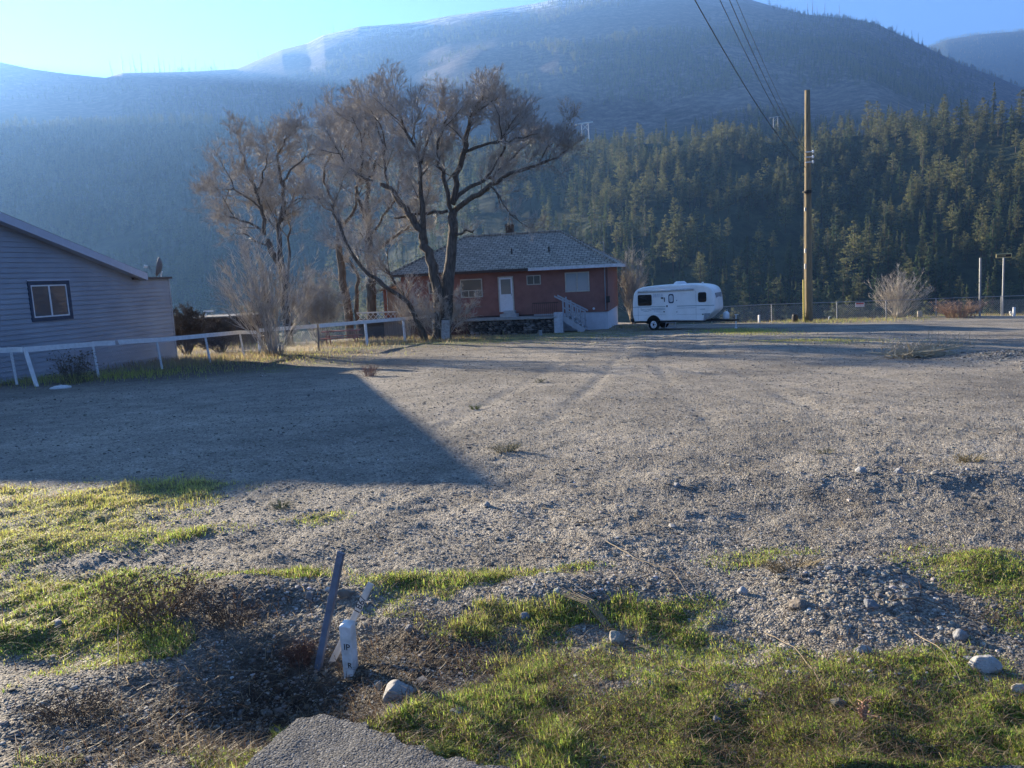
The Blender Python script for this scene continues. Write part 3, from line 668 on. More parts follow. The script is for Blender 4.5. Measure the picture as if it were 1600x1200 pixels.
def rock(name, px, py, wpx, hpx, label, col=(.42, .41, .385), seed=0, group=None, squash=1.0):
    p = GZ(px, py); d = (p-Vector((0, 0, CAMH))).length; w_ = wpx/FPX*d/2; h = hpx/FPX*d/2
    rg = np.random.RandomState(seed+50); import bmesh
    bm = bmesh.new(); bmesh.ops.create_icosphere(bm, subdivisions=4, radius=1)
    V = np.array([v.co[:] for v in bm.verts])
    for _ in range(16):            # broken facets
        nrm = rg.normal(0, 1, 3); nrm /= np.linalg.norm(nrm); lim = rg.uniform(.55, .88); q = V@nrm; k = q > lim; V[k] -= nrm*(q[k]-lim)[:, None]*.85
    V *= 1+.07*fbm(V[:, 0]*1.7+seed, V[:, 1]*1.7+V[:, 2]*1.3, 4)[:, None]
    for v, c in zip(bm.verts, V): v.co = (c[0]*w_, c[1]*w_*rg.uniform(.8, .8)*squash, c[2]*h*1.25)
    me = bpy.data.meshes.new(name); bm.to_mesh(me); bm.free(); me.polygons.foreach_set('use_smooth', [True]*len(me.polygons))
    col = tuple(c*.58 for c in col); me.materials.append(mat('rock_'+str(seed), col, .85, scale=14, bump=.012, bscale=38, col2=tuple(c*1.45 for c in col)))
    o = bpy.data.objects.new(name, me); COL.objects.link(o); o.location = (p.x, p.y, p.z+h*.22); o.rotation_euler = (rg.uniform(-.2, .2), rg.uniform(-.15, .15), rg.uniform(0, 6))
    tag(o, label, 'rock', group)
for i, a in enumerate([(621, 1092, 56, 40, 'large pale grey rock below the white marker post', (.36, .35, .33)), (963, 1004, 30, 28, 'cream coloured rock standing on edge beside straw stems', (.42, .38, .31)),
    (1536, 1047, 44, 26, 'rough white rock in the grass at the right edge', (.45, .44, .42)), (1348, 1022, 30, 18, 'oblong pale rock below the cobble heap', (.40, .38, .35)), (1159, 927, 20, 16, 'small whitish rock alone at the gravel edge', (.45, .44, .43)),
    (718, 1116, 34, 18, 'flat pale rock half buried right of the large grey rock', (.40, .38, .35)), (1590, 1080, 20, 14, 'small cream rock lowest at the right frame edge', (.45, .42, .36)), (1248, 948, 34, 18, 'flat brownish stone left of the cobble heap', (.25, .21, .17)),
    (540, 932, 30, 22, 'brown rock between the blue stake and the leaning lath', (.22, .20, .17)), (484, 936, 18, 16, 'grey cobble on top of the small bank left of the blue stake', (.24, .24, .24)), (1360, 948, 22, 18, 'dark grey rock at the crown of the cobble heap', (.22, .23, .25)),
    (595, 1076, 18, 14, 'small buff stone beside the large grey rock', (.33, .29, .24)), (762, 791, 12, 10, 'light rock on the gravel at the left end of the long stick', (.4, .39, .37)), (1346, 738, 16, 12, 'white rock at the left of the rubble ridge', (.45, .44, .42)),
    (1498, 998, 26, 16, 'grey rock right of the cobble heap in dry grass', (.3, .3, .3)), (1402, 740, 14, 10, 'white rock at the middle of the rubble ridge', (.42, .42, .42)), (1058, 760, 16, 10, 'grey rock at the rubble edge in the middle of the lot', (.3, .3, .31)),
    (818, 968, 20, 14, 'grey cobble left of the cream rock', (.28, .28, .29)), (92, 976, 16, 10, 'pale pebble on the dark soil at lower left', (.38, .37, .35)), (640, 985, 16, 12, 'pale angular stone right of the leaning lath', (.40, .38, .36)), (1120, 1128, 16, 12, 'grey stone in the green grass at lower middle', (.3, .3, .3))]):
    rock('rock', a[0], a[1], a[2], a[3], a[4], a[5], i)

# sticks and stems on the ground
def sticks():
    tan = mat('dead_stem', (.24, .19, .125), .8, scale=30); br = mat('dark_stick', (.12, .085, .055), .8, scale=30)
    L = [([(848, 800, .03), (880, 807, .05), (918, 817, .02)], 7, tan, 'pale bent stick lying on the gravel in mid lot'),
         ([(900, 820, .02), (925, 822, .03), (948, 812, .02)], 6, br, 'dark stick crossing the end of the pale bent stick'),
         ([(945, 852, .03), (990, 885, .06), (1050, 905, .05), (1085, 945, .02)], 5, tan, 'long arched dry stem above the cream rock'),
         ([(1395, 945, .02), (1440, 950, .05), (1490, 962, .03)], 5, br, 'thin brown stem at the right of the cobble heap'),
         ([(1195, 995, .02), (1240, 1030, .06), (1290, 1085, .02)], 5, tan, 'pale stem in the grass below the cobble heap'),
         ([(5, 1128, .02), (60, 1127, .05), (110, 1128, .02)], 5, tan, 'straight straw lying at the lower left edge'),
         ([(110, 1030, .02), (140, 1000, .06), (182, 968, .08)], 5, tan, 'straw leaning up toward the dry weed clump'),
         ([(183, 1070, .02), (190, 1010, .12), (200, 985, .16)], 5, tan, 'upright curved straw below the dry weed clump'),
         ([(340, 1058, .03), (400, 1062, .04), (450, 1064, .02)], 3.5, tan, 'thin pale straw across the dark ditch'),
         ([(1060, 1050, .03), (1100, 1075, .06), (1150, 1098, .02)], 4, br, 'brown stem lying in the middle of the grass'),
         ([(720, 950, .02), (760, 935, .06), (800, 925, .04), (850, 900, .06)], 3.5, br, 'thin dark twig above the ditch grass'),
         ([(1430, 1000, .03), (1470, 1040, .08), (1500, 1075, .03)], 4, tan, 'bent dry stem left of the rough white rock')]
    for pts, wpx, m, lb in L:
        w = [GZ(px, py)+Vector((0, 0, h)) for px, py, h in pts]; d = w[0].length; mb = MB()
        P_ = []; 
        for i in range(len(w)-1):
            for u in np.linspace(0, 1, 5, endpoint=False): P_.append(w[i].lerp(w[i+1], u)+Vector((random.uniform(-1, 1), random.uniform(-1, 1), random.uniform(-.5, 1)))*.004*d*.3)
        P_.append(w[-1]); rad = wpx/FPX*d/2*.36
        mb.tube(P_, np.linspace(rad, rad*.5, len(P_)), 6, 0); tag(mb.build('stick', m), lb, 'stick')
    # sheaf of straw above the cream rock
    mb = MB(); rg = random.Random(4)
    a = GZ(957, 988); 
    for i in range(16):
        e = GZ(888+rg.uniform(-18, 18), 935+rg.uniform(-10, 12))+Vector((0, 0, rg.uniform(.01, .08))); mid = a.lerp(e, .5)+Vector((0, 0, rg.uniform(.02, .07)))
        mb.tube([a+Vector((rg.uniform(-.02, .02), 0, 0)), mid, e], [.0022, .0018, .001], 4)
    tag(mb.build('straw_bundle', tan), 'sheaf of pale straw leaning up and left of the cream rock', 'straw')
    # brush pile near the right edge of the lot
    rg = random.Random(6); 
    mb = MB(); b = GZ(1408, 560)
    for i in range(70):
        a = rg.gauss(0, .75); L_ = rg.uniform(.5, 1.9); o_ = Vector((rg.uniform(-.2, .5), rg.uniform(-.2, .2), 0)); d = Vector((math.cos(a)*(1 if rg.random() < .78 else -.45), math.sin(a)*.6, rg.uniform(.03, .26)))
        pts = [b+o_+d*L_*u+Vector((0, 0, .05*math.sin(u*5))) for u in (0, .35, .7, 1)]; mb.tube(pts, [.016, .012, .009, .004], 4)
        for k in range(3): q = pts[1].lerp(pts[3], rg.random()); mb.tube([q, q+Vector((rg.uniform(-.3, .3), rg.uniform(-.2, .2), rg.uniform(.05, .4)))], [.007, .003], 3)
    tag(mb.build('brush_pile', mat('bleached_branch', (.40, .33, .22), .8, scale=9)), 'low pile of pale dead branches on the gravel near the right', 'dead branches')
sticks()

# weeds
def weed(name, px, py, wpx, hpx, n, col, label, cat='weed', seed=0, fine=.002, spread=1.0, leaf=False):
    p = GZ(px, py); d = (p-Vector((0, 0, CAMH))).length; W_ = wpx/FPX*d/2; H_ = hpx/FPX*d; rg = random.Random(seed); mb = MB()
    for i in range(n):
        a = rg.uniform(0, 6.28); rr = W_*.45*rg.random()**.5; b = Vector((math.cos(a)*rr, math.sin(a)*rr*.6, hz(p.x+math.cos(a)*rr, p.y+math.sin(a)*rr*.6)-p.z-.01))
        L_ = H_*rg.uniform(.45, 1.05); dx = Vector((math.cos(a), math.sin(a)*.6, 0))*W_*.6*rg.uniform(.2, 1)*spread
        pts = [b, b+dx*.3+Vector((0, 0, L_*.45)), b+dx*.7+Vector((0, 0, L_*.8)), b+dx*1.1+Vector((0, 0, L_*rg.uniform(.85, 1)))]
        mb.tube(pts, [fine, fine*.8, fine*.6, fine*.3], 3)
        for k in range(5):
            q = pts[1].lerp(pts[3], rg.random()); e = q+Vector((rg.gauss(0, 1), rg.gauss(0, 1), rg.gauss(.5, .7)))*H_*.13; mb.tube([q, e], [fine*.6, fine*.3], 3)
            if leaf:
                s = H_*.035; u = Vector((rg.gauss(0, 1), rg.gauss(0, 1), rg.gauss(0, 1))).normalized()*s; v = Vector((rg.gauss(0, 1), rg.gauss(0, 1), rg.gauss(0, 1))).normalized()*s; mb.quad(e-u, e-v, e+u, e+v)
    o = mb.build(name, mat(name+'_stem', col, .8, var=.35, scale=6), loc=p); tag(o, label, cat)
weed('weed_clump', 250, 965, 190, 62, 150, (.17, .115, .075), 'tangled brown dry weed clump on the lower left grass', seed=1, fine=.0016, leaf=True, spread=1.2)
weed('weed_clump', 360, 975, 120, 40, 70, (.12, .075, .05), 'dark brown weeds at the right end of the big dry clump', seed=2, fine=.0016, leaf=True)
weed('weed_clump', 578, 588, 40, 20, 45, (.28, .17, .13), 'reddish dry tuft alone on the gravel before the fence', seed=3, fine=.006)
weed('weed_clump', 115, 598, 70, 44, 60, (.12, .10, .075), 'dark tall weed growing at the fence before the grey siding', seed=4, fine=.006, leaf=True)
weed('weed_clump', 790, 706, 60, 18, 70, (.30, .26, .15), 'straw coloured tuft right of the house shadow', seed=5, fine=.003)
weed('weed_clump', 1515, 722, 60, 14, 60, (.28, .23, .13), 'low tuft of dry grass on the gravel at right', seed=6, fine=.003)
weed('weed_clump', 843, 598, 26, 8, 30, (.28, .25, .15), 'tiny dry tuft on the gravel below the stone wall', seed=7, fine=.004)
weed('weed_clump', 1290, 708, 36, 9, 30, (.28, .25, .15), 'small low tuft on open gravel at centre right', seed=8, fine=.003)
weed('weed_clump', 1500, 496, 90, 26, 150, (.34, .23, .16), 'brown dry shrub at the foot of the far fence between round bush and sign', seed=9, fine=.012)
weed('weed_clump', 440, 796, 40, 18, 40, (.16, .17, .07), 'greenish tuft at the tip of the chimney shadow', seed=10, fine=.002)
weed('weed_clump', 742, 640, 26, 8, 26, (.18, .2, .06), 'little green tuft on the gravel just right of the shadow', seed=11, fine=.004)
weed('weed_clump', 450, 1178, 50, 42, 60, (.26, .30, .07), 'bright grass tuft at the left corner of the asphalt', cat='grass tuft', seed=12, fine=.0016)
weed('weed_clump', 1350, 1130, 16, 46, 9, (.34, .2, .14), 'single reddish seed stalk in the lower right grass', seed=13, fine=.003, leaf=True)
weed('weed_clump', 470, 1040, 60, 40, 80, (.13, .07, .05), 'rusty brown weeds at the foot of the blue stake', seed=14, fine=.0014, leaf=True)
weed('weed_clump', 560, 1142, 70, 22, 70, (.15, .10, .06), 'dead brown weeds hanging over the broken asphalt edge', seed=16, fine=.0013, leaf=True)
weed('weed_clump', 690, 1180, 60, 26, 70, (.28, .30, .08), 'green tuft overgrowing the right side of the asphalt', cat='grass tuft', seed=17, fine=.0015)
weed('weed_clump', 120, 1120, 150, 34, 110, (.11, .075, .05), 'dark dead weeds in the lower left corner', seed=18, fine=.0015, leaf=True, spread=1.2)
weed('weed_clump', 1240, 888, 120, 22, 90, (.24, .19, .11), 'dry brown grass tuft above the cobble heap', seed=15, fine=.002)

# ------------------------------------------------------------------ common paints
WHITE = mat('old_white_paint', (.74, .74, .73), .6, var=.10, scale=9, bump=.002, bscale=30)
TRIMW = mat('white_trim', (.72, .73, .74), .5, var=.05)
GALV = mat('galvanised_steel', (.30, .31, .32), .45, var=.12, metal=.5)
DARK = mat('dark_iron', (.035, .033, .032), .6)
WOODG = mat('weathered_wood', (.20, .175, .15), .85, var=.25, scale=6, stretch=(4, 4, .6), bump=.003)
BLACKG = glass_mat('dark_window_glass', (.018, .022, .03))

# ------------------------------------------------------------------ stakes at the near edge
def stakes():
    bl = mat('blue_grey_paint', (.135, .15, .19), .6, var=.22, scale=20, bump=.001, bscale=60)
    b = GZ(497, 1046); t_ = P(533, 863, b.y-.02); t_b = b
    ax = (t_-b).normalized(); side = Vector((1, -.35, 0)); side = (side-ax*side.dot(ax)).normalized(); nrm = ax.cross(side)
    def board(name, b, t, wd, th, m, yaw, parent=None):
        ax = (t-b); L = ax.length; ax.normalize(); s = Vector((math.cos(yaw), math.sin(yaw), 0)); s = (s-ax*s.dot(ax)).normalized(); n_ = ax.cross(s)
        M = Matrix((s, n_, ax)).transposed().to_4x4(); mb = MB(); mb.box((-wd/2, -th/2, -.14), (wd/2, th/2, L)); o = mb.build(name, m, bevel=.0015); o.matrix_world = Matrix.Translation(b) @ M; return o, L
    o, L = board('survey_stake', b, t_, .040, .018, bl, -.55); tag(o, 'tall blue grey wooden stake leaning right at the asphalt edge', 'stake')
    lw = mat('bleached_lath', (.60, .54, .46), .8, var=.2, scale=10, stretch=(6, 6, 1), bump=.0008, bscale=80)
    b2 = GZ(512, 1052)+Vector((0, .05, 0)); t2 = P(580, 911, b2.y+.12); o, L = board('wooden_lath', b2, t2, .034, .011, lw, -.15); tag(o, 'bleached lath with faded marker writing leaning behind the white post', 'lath')
    ink = mat('marker_ink', (.02, .02, .025), .6)
    lettering('186/', .05, ink, o, Matrix.Translation((.001, -.0062, L*.73)) @ Matrix.Rotation(math.pi/2, 4, 'X') @ Matrix.Rotation(math.pi/2, 4, 'Z'), depth=.0006)
    # white marker post, slightly wider than deep, top cut to a shallow point
    wp = mat('marker_white_paint', (.50, .48, .44), .7, col2=(.78, .77, .75), scale=22, bump=.0008, bscale=50)
    pb = GZ(549, 1052); pt = P(542, 972, pb.y-.02); ax = (pt-pb); L = ax.length; ax.normalize(); s = Vector((math.cos(-.28), math.sin(-.28), 0)); s = (s-ax*s.dot(ax)).normalized(); n_ = ax.cross(s)
    M = Matrix.Translation(pb) @ Matrix((s, n_, ax)).transposed().to_4x4(); mb = MB(); a, d = .030, .029
    v = [(-a*.85, -d, -.10), (a*.85, -d, -.10), (a*.85, d, -.10), (-a*.85, d, -.10), (-a, -d, L-.012), (a, -d, L-.012), (a, d, L-.004), (-a, d, L-.004), (.012, .004, L+.012)]
    mb.add(v, [(0, 3, 2, 1), (0, 1, 5, 4), (1, 2, 6, 5), (2, 3, 7, 6), (3, 0, 4, 7), (4, 5, 8), (5, 6, 8), (6, 7, 8), (7, 4, 8)])
    o = mb.build('marker_post', wp, bevel=.0012); o.matrix_world = M; tag(o, 'short white square post lettered IP stuck in the ground', 'marker post')
    lettering('IP', .047, ink, o, Matrix.Translation((.004, -d-.0012, L*.56)) @ Matrix.Rotation(math.pi/2, 4, 'X'), depth=.0006)
    lettering('R', .042, ink, o, Matrix.Translation((.012, -d-.0012, L*.20)) @ Matrix.Rotation(math.pi/2, 4, 'X'), depth=.0006)
stakes()

# ------------------------------------------------------------------ chain link fences
def wire_mesh(name, pts, z0, z1, m, parent, sp=.09, r=.0019):
    mb = MB(); h = z1-z0
    for a, b in zip(pts[:-1], pts[1:]):
        L = (b-a).length; d = (b-a)/L; n = int(L/sp)
        up = Vector((0, 0, 1)); nv = d.cross(up).normalized()*r
        for sgn in (1, -1):
            k0 = -int(h/sp)-1
            for k in range(k0, n+1):
                s0 = k*sp; s1 = s0+h
                a0, a1 = max(0, s0), min(L, s1)
                if a1-a0 < .01: continue
                t0, t1 = (a0-s0)/h, (a1-s0)/h
                if sgn < 0: q0 = a+d*a0+up*(z1-h*t0); q1 = a+d*a1+up*(z1-h*t1)
                else: q0 = a+d*a0+up*(z0+h*t0); q1 = a+d*a1+up*(z0+h*t1)
                off = nv*sgn*.4; w_ = (q1-q0).normalized().cross(nv.normalized())*r
                mb.add([q0-w_+off, q0+w_+off, q0+off*2+nv*sgn, q1-w_+off, q1+w_+off, q1+off*2+nv*sgn], [(0, 1, 4, 3), (1, 2, 5, 4), (2, 0, 3, 5)])
    return mb.build(name, m, parent)
def white_fence():
    t = thing('chain_link_fence', 'chain link fence with white board rail and leaning white posts beside the grey house', 'fence')
    posts = [((-60, 545), (-30, 604), .10), ((16, 544), (27, 601), .09), ((38, 543), (59, 604), .13), ((144, 535), (155, 590), .085), ((244, 529), (254, 577), .085), ((320, 522), (329, 567), .085), ((374, 517), (382, 557), .085)]
    tops = []; bases = []
    for (tx, ty), (bx, by), w_ in posts:
        b = GZ(bx, by); q = P(tx, ty, b.y+.05); bases.append(b); tops.append(q); mb = MB(); mb.tube([b-Vector((0, 0, .15)), q], [w_*.5, w_*.5], 4); mb.build('post', WHITE, t, bevel=.004)
    e = GZ(404, 554); bases.append(e); tops.append(e+Vector((0, 0, 1.0)))
    ztop = [q.z for q in tops]
    for i in range(len(tops)-1):
        a, b = tops[i], tops[i+1]; mb = MB(); d = (b-a).normalized(); n = Vector((d.y, -d.x, 0)).normalized()*.02; off = n*2.2
        if i == 3: b = a.lerp(b, .30)
        j = Vector((0, 0, random.uniform(-.015, .015)))
        mb.prism([a-d*.05+off+Vector((0, 0, -.13))+j, b+d*.03+off+Vector((0, 0, -.13)), b+d*.03+off+Vector((0, 0, .02)), a-d*.05+off+Vector((0, 0, .02))+j], n); mb.build('rail', WHITE, t)
        if i == 3:
            a2, b2 = tops[3].lerp(tops[4], .37), tops[4]; mb = MB(); off2 = off*1.02+Vector((0, 0, .012))
            mb.prism([a2+off2+Vector((0, 0, -.13)), b2+off2+Vector((0, 0, -.13)), b2+off2+Vector((0, 0, .02)), a2-d*.07+off2+Vector((0, 0, .02))], n); mb.build('rail', WHITE, t)
    wire_mesh('wire_mesh', [b.copy() for b in bases], .05, .93, GALV, t)
    t = thing('chain_link_fence', 'thin white railed wire fence running from the multi stem bush to the big tree', 'fence')
    pl = [((404, 514), (406, 553)), ((496, 507), (498, 549)), ((570, 501), (574, 540)), ((630, 496), (633, 533)), ((676, 492), (679, 529))]
    tops = []; bases = []
    for i, ((tx, ty), (bx, by)) in enumerate(pl):
        b = GZ(bx, by); q = P(tx, ty, b.y+.03); bases.append(b); tops.append(q); mb = MB(); mb.tube([b-Vector((0, 0, .15)), q], .07 if i != 1 else .045, 4); mb.build('post', WHITE if i != 1 else WOODG, t, bevel=.004)
    for a, b in zip(tops[:-1], tops[1:]):
        mb = MB(); d = (b-a).normalized(); n = Vector((d.y, -d.x, 0)).normalized()*.03; off = n*2; mb.prism([a+off+Vector((0, 0, -.14)), b+off+Vector((0, 0, -.14)), b+off+Vector((0, 0, .02)), a+off+Vector((0, 0, .02))], n); mb.build('rail', WHITE, t)
    wire_mesh('wire_mesh', [b.copy() for b in bases], .05, .9, GALV, t, sp=.11, r=.003)
white_fence()
def far_fence():
    t = thing('chain_link_fence', 'grey steel chain link fence along the far edge of the lot', 'fence')
    base = [(1112, 507), (1206, 502), (1308, 499.5), (1385, 498), (1463, 495.5), (1565, 493.5), (1660, 492)]; B = [GZ(*p) for p in base]; T = [P(p[0]-.5, y, b.y) for p, y, b in zip(base, (480, 475.5, 472, 469.5, 466.5, 463, 460), B)]
    for b, q in zip(B, T): mb = MB(); mb.tube([b-Vector((0, 0, .2)), q], .036, 8); mb.tube([q, q+Vector((0, 0, .03))], [.045, .02], 8); mb.build('post', GALV, t, smooth=False)
    for a, b in zip(T[:-1], T[1:]): mb = MB(); mb.tube([a, b], .021, 6); mb.build('rail', GALV, t)
    wire_mesh('wire_mesh', [b.copy() for b in B], .06, .97, GALV, t, sp=.12, r=.0045)
    # small red and white notice
    a, b = GZ(1337, 499), GZ(1350, 499); p0 = P(1336.5, 479.5, a.y-.06); p1 = P(1350.5, 479, a.y-.06); h = Vector((0, 0, .26)); mb = MB(); n = Vector((0, .006, 0))
    o = thing('fence_notice', 'small white notice with red band wired to the far fence', 'notice', p0)
    d = p1-p0; mb.prism([Vector((0, 0, 0)), d, d+h, h], n); mb.build('plate', TRIMW, o)
    red = mat('notice_red', (.45, .06, .06), .5); mb = MB(); f = Vector((0, -.004, 0))
    mb.prism([d*.06+h*.55+f, d*.94+h*.55+f, d*.94+h*.92+f, d*.06+h*.92+f], n*.4); mb.build('red_band', red, o)
    mb = MB(); rg = random.Random(3)
    for row in (.16, .34):
        x = .1
        while x < .88: wv = rg.uniform(.05, .12); mb.prism([d*x+h*row+f, d*(x+wv)+h*row+f, d*(x+wv)+h*(row+.09)+f, d*x+h*(row+.09)+f], n*.4); x += wv+.05
    mb.build('printing', red, o)
far_fence()

# street sign, bare post, small markers
def sign_and_posts():
    def pole(name, lb, cat, bx, by, tx, ty, r, m=GALV, nn=10):
        b = GZ(bx, by); q = P(tx, ty, b.y); mb = MB(); mb.tube([b-Vector((0, 0, .3)), q], r, nn); o = mb.build(name, m, smooth=False); tag(o, lb, cat); return o, b, q
    pole('steel_post', 'tall bare galvanised post left of the street sign', 'post', 1531, 494, 1532, 403, .058)
    b = GZ(1566.5, 492); q = P(1568.5, 402, b.y); t = thing('street_sign', 'dark street name sign with yellow edge on a tall steel post', 'street sign', b)
    mb = MB(); mb.tube([(0, 0, -.3), tuple(q-b)], .052, 10); mb.build('post', GALV, t)
    c = q-b+Vector((0, 0, .1)); yel = mat('sign_yellow', (.62, .50, .22), .5); blk = mat('sign_black', (.02, .02, .022), .5)
    mb = MB(); mb.box((-.50, -.02, -.13), (.50, .02, .13)); mb.build('sign_frame', yel, t, loc=c, bevel=.02)
    mb = MB(); mb.box((-.44, -.026, -.085), (.44, -.0205, .085)); mb.build('sign_plate', blk, t, loc=c)
    mb = MB(); rg = random.Random(8); x = -.40
    while x < .08:       # lettering too far off to read in the photo: short upright strokes
        wv = rg.uniform(.03, .05); mb.box((x, -.031, -.045), (x+.012, -.0265, .045)); mb.box((x+.014, -.031, .02 if rg.random() < .5 else -.045), (x+wv, -.0265, .045 if rg.random() < .5 else -.02)) if False else mb.box((x+.013, -.031, -.006), (x+wv, -.0265, .008)); x += wv+.018
    mb.build('lettering', yel, t, loc=c)
    W2 = WHITE
    def stub(name, lb, cat, px, py, wpx, hpx, m, tilt=0):
        b = GZ(px, py); d = b.y; mb = MB(); w_ = wpx/FPX*d; h = hpx/FPX*d; mb.box((-w_/2, -w_/2, -.15), (w_/2, w_/2, h)); o = mb.build(name, m, bevel=.012); o.location = b; o.rotation_euler = (0, tilt, random.uniform(-.3, .3)); tag(o, lb, cat)
    stub('white_marker', 'white wooden marker right of the street sign', 'marker', 1584, 494, 3.2, 14, W2); stub('white_marker', 'shorter white marker leaning beside the taller one near the sign', 'marker', 1580.5, 493, 3, 7, W2, -.3)
    stub('wood_stump', 'pale sawn stump at the far fence right of the round bush', 'stump', 1437, 495, 6, 9, mat('sawn_wood', (.5, .44, .36)))
    stub('wood_block', 'low pale block left of the sawn stump', 'block', 1429, 496, 4, 3, WOODG)
    stub('short_post', 'short white stub post behind the trailer hitch side', 'post', 1186, 504, 2.6, 12, W2)
    stub('wooden_post', 'weathered whitish gate post at the foot of the big tree', 'post', 697, 531, 12, 31, mat('whitewashed_wood', (.42, .41, .39), var=.3, scale=12), .06)
    stub('pipe_stub', 'short metal pipe standing in the grass before the stone wall', 'pipe', 845, 524, 4, 8, GALV)
    # black barrel, white hose bib
    b = GZ(1242, 503); mb = MB(); mb.tube([b, b+Vector((0, 0, .12)), b+Vector((0, 0, .34)), b+Vector((0, 0, .45))], [.15, .17, .17, .13], 14); tag(mb.build('black_bucket', DARK), 'black bucket standing just left of the utility pole', 'bucket')
    b = GZ(1295, 502); mb = MB(); mb.tube([b, b+Vector((0, 0, .22)), b+Vector((.04, 0, .28)), b+Vector((.14, 0, .27))], .025, 6); tag(mb.build('standpipe', TRIMW), 'white curved standpipe right of the utility pole', 'pipe')
    # round lid on the gravel
    b = GZ(95, 607); mb = MB(); mb.tube([b+Vector((0, 0, .0)), b+Vector((0, 0, .04))], [.26, .26], 24); mb.tube([b+Vector((0, 0, .04)), b+Vector((0, 0, .07))], [.2, .17], 24); mb.tube([b+Vector((0, 0, .07)), b+Vector((0, 0, .10))], [.05, .04], 12)
    tag(mb.build('plastic_disc', mat('lid_paint', (.55, .55, .55))), 'round pale grey plastic disc lying on the gravel by the white fence', 'disc')
sign_and_posts()

# ------------------------------------------------------------------ utility pole and wires
def util():
    b = GZ(1263.5, 503); top = P(1261.5, 141, b.y+.2)
    pm = mat('pole_wood', (.15, .118, .07), .85, col2=(.30, .24, .15), scale=5, stretch=(5, 5, .35), bump=.012, bscale=9)
    t = thing('utility_pole', 'tall bare wooden utility pole with a yellow guy guard', 'utility pole', b)
    ax = top-b; mb = MB(); k = 14; mb.tube([ax*(i/k)-Vector((0, 0, .5 if i == 0 else 0)) for i in range(k+1)], np.linspace(.235, .145, k+1), 18); mb.build('pole_shaft', pm, t, smooth=True)
    yel = mat('guard_yellow', (.52, .42, .08), .5)
    g0 = P(1256, 503, b.y-.35)-b; g1 = P(1255.5, 437, b.y-.28)-b; mb = MB(); mb.tube([g0, g1], .06, 8); mb.build('guy_guard', yel, t)
    mb = MB(); mb.tube([g1, P(1256.5, 300, b.y-.2)-b], .014, 5); mb.build('riser_cable', DARK, t)
    mb = MB(); c = P(1262.3, 300, b.y)-b; mb.tube([c-Vector((0, 0, .09)), c+Vector((0, 0, .09))], .21, 16); mb.tube([c+Vector((-.2, -.05, 0)), c+Vector((-.32, -.1, 0))], .05, 6); mb.build('steel_band', DARK, t)
    for py in (238, 246, 254):
        c = P(1262, py, b.y)-b; mb = MB(); mb.tube([c+Vector((-.18, -.12, 0)), c+Vector((.22, -.22, 0))], .03, 6); mb.tube([c+Vector((.22, -.22, -.08)), c+Vector((.22, -.22, .0)), c+Vector((.22, -.22, .08))], [.04, .065, .04], 10); mb.build('insulator', TRIMW, t)
    for py, h in ((395, .25), (330, .2), (420, .3)):
        c = P(1262.6, py, b.y)-b; mb = MB(); mb.box((-.28, -.26, 0), (-.2, -.16, h)); mb.build('cable_clip', GALV, t, loc=c)
    def wire(name, lb, a, c, sag, r):
        n = 30; mb = MB(); mb.tube([a.lerp(c, i/n)-Vector((0, 0, sag*4*(i/n)*(1-i/n))) for i in range(n+1)], r, 5); tag(mb.build(name, DARK), lb, 'wire')
    A = P(1260, 250, b.y-.2); 
    wire('overhead_wire', 'thickest overhead wire, leftmost of the bundle reaching the pole', P(1259, 262, b.y-.2), P(1020, -120, 17), .55, .014)
    wire('overhead_wire', 'overhead wire in the middle of the bundle reaching the pole', P(1259, 246, b.y-.2), P(1060, -140, 17), .45, .010)
    wire('overhead_wire', 'overhead wire right of the middle one in the bundle to the pole', P(1259, 239, b.y-.2), P(1080, -140, 17), .42, .010)
    wire('overhead_wire', 'thinnest overhead wire, rightmost of the bundle reaching the pole', P(1259, 233, b.y-.2), P(1092, -140, 17), .28, .007)
    wire('service_wire', 'thin sagging service wire from the utility pole to the red house', A, P(951, 380, 44.6), .75, .009)
util()

# transmission pylon on the bench
def pylon(px, py, hgt, lb, ps=1.0):
    az, _ = azel(px, py); r = float(crest_r(np.array(az)))+60; x, y = r*math.sin(az), r*math.cos(az); q = P(px, py, y); s = r/700*ps
    t = thing('transmission_pylon', lb, 'pylon', (q.x, q.y, q.z)); m = mat('pylon_steel', (.75, .75, .74) if ps == 1 else (.4, .4, .4), .5)
    z0 = -hgt
    for sx in (-1, 1): mb = MB(); mb.tube([(sx*3.2*s, 0, z0), (sx*3.0*s, 0, 0)], [.42*s, .32*s], 6); mb.build('leg', m, t)
    mb = MB(); mb.tube([(-8*s, 0, -.9*s), (-4*s, 0, 0), (7*s, 0, .9*s)], .55*s, 6); mb.tube([(-3*s, 0, -6*s), (3*s, 0, 0)], .2*s, 4); mb.tube([(3*s, 0, -6*s), (-3*s, 0, 0)], .2*s, 4); mb.build('cross_arm', m, t)
pylon(914, 193, 22, 'white two legged transmission pylon above the forest edge left of centre')
pylon(1212, 183, 9, 'small white transmission pylon in the trees beside the overhead wires', .6)

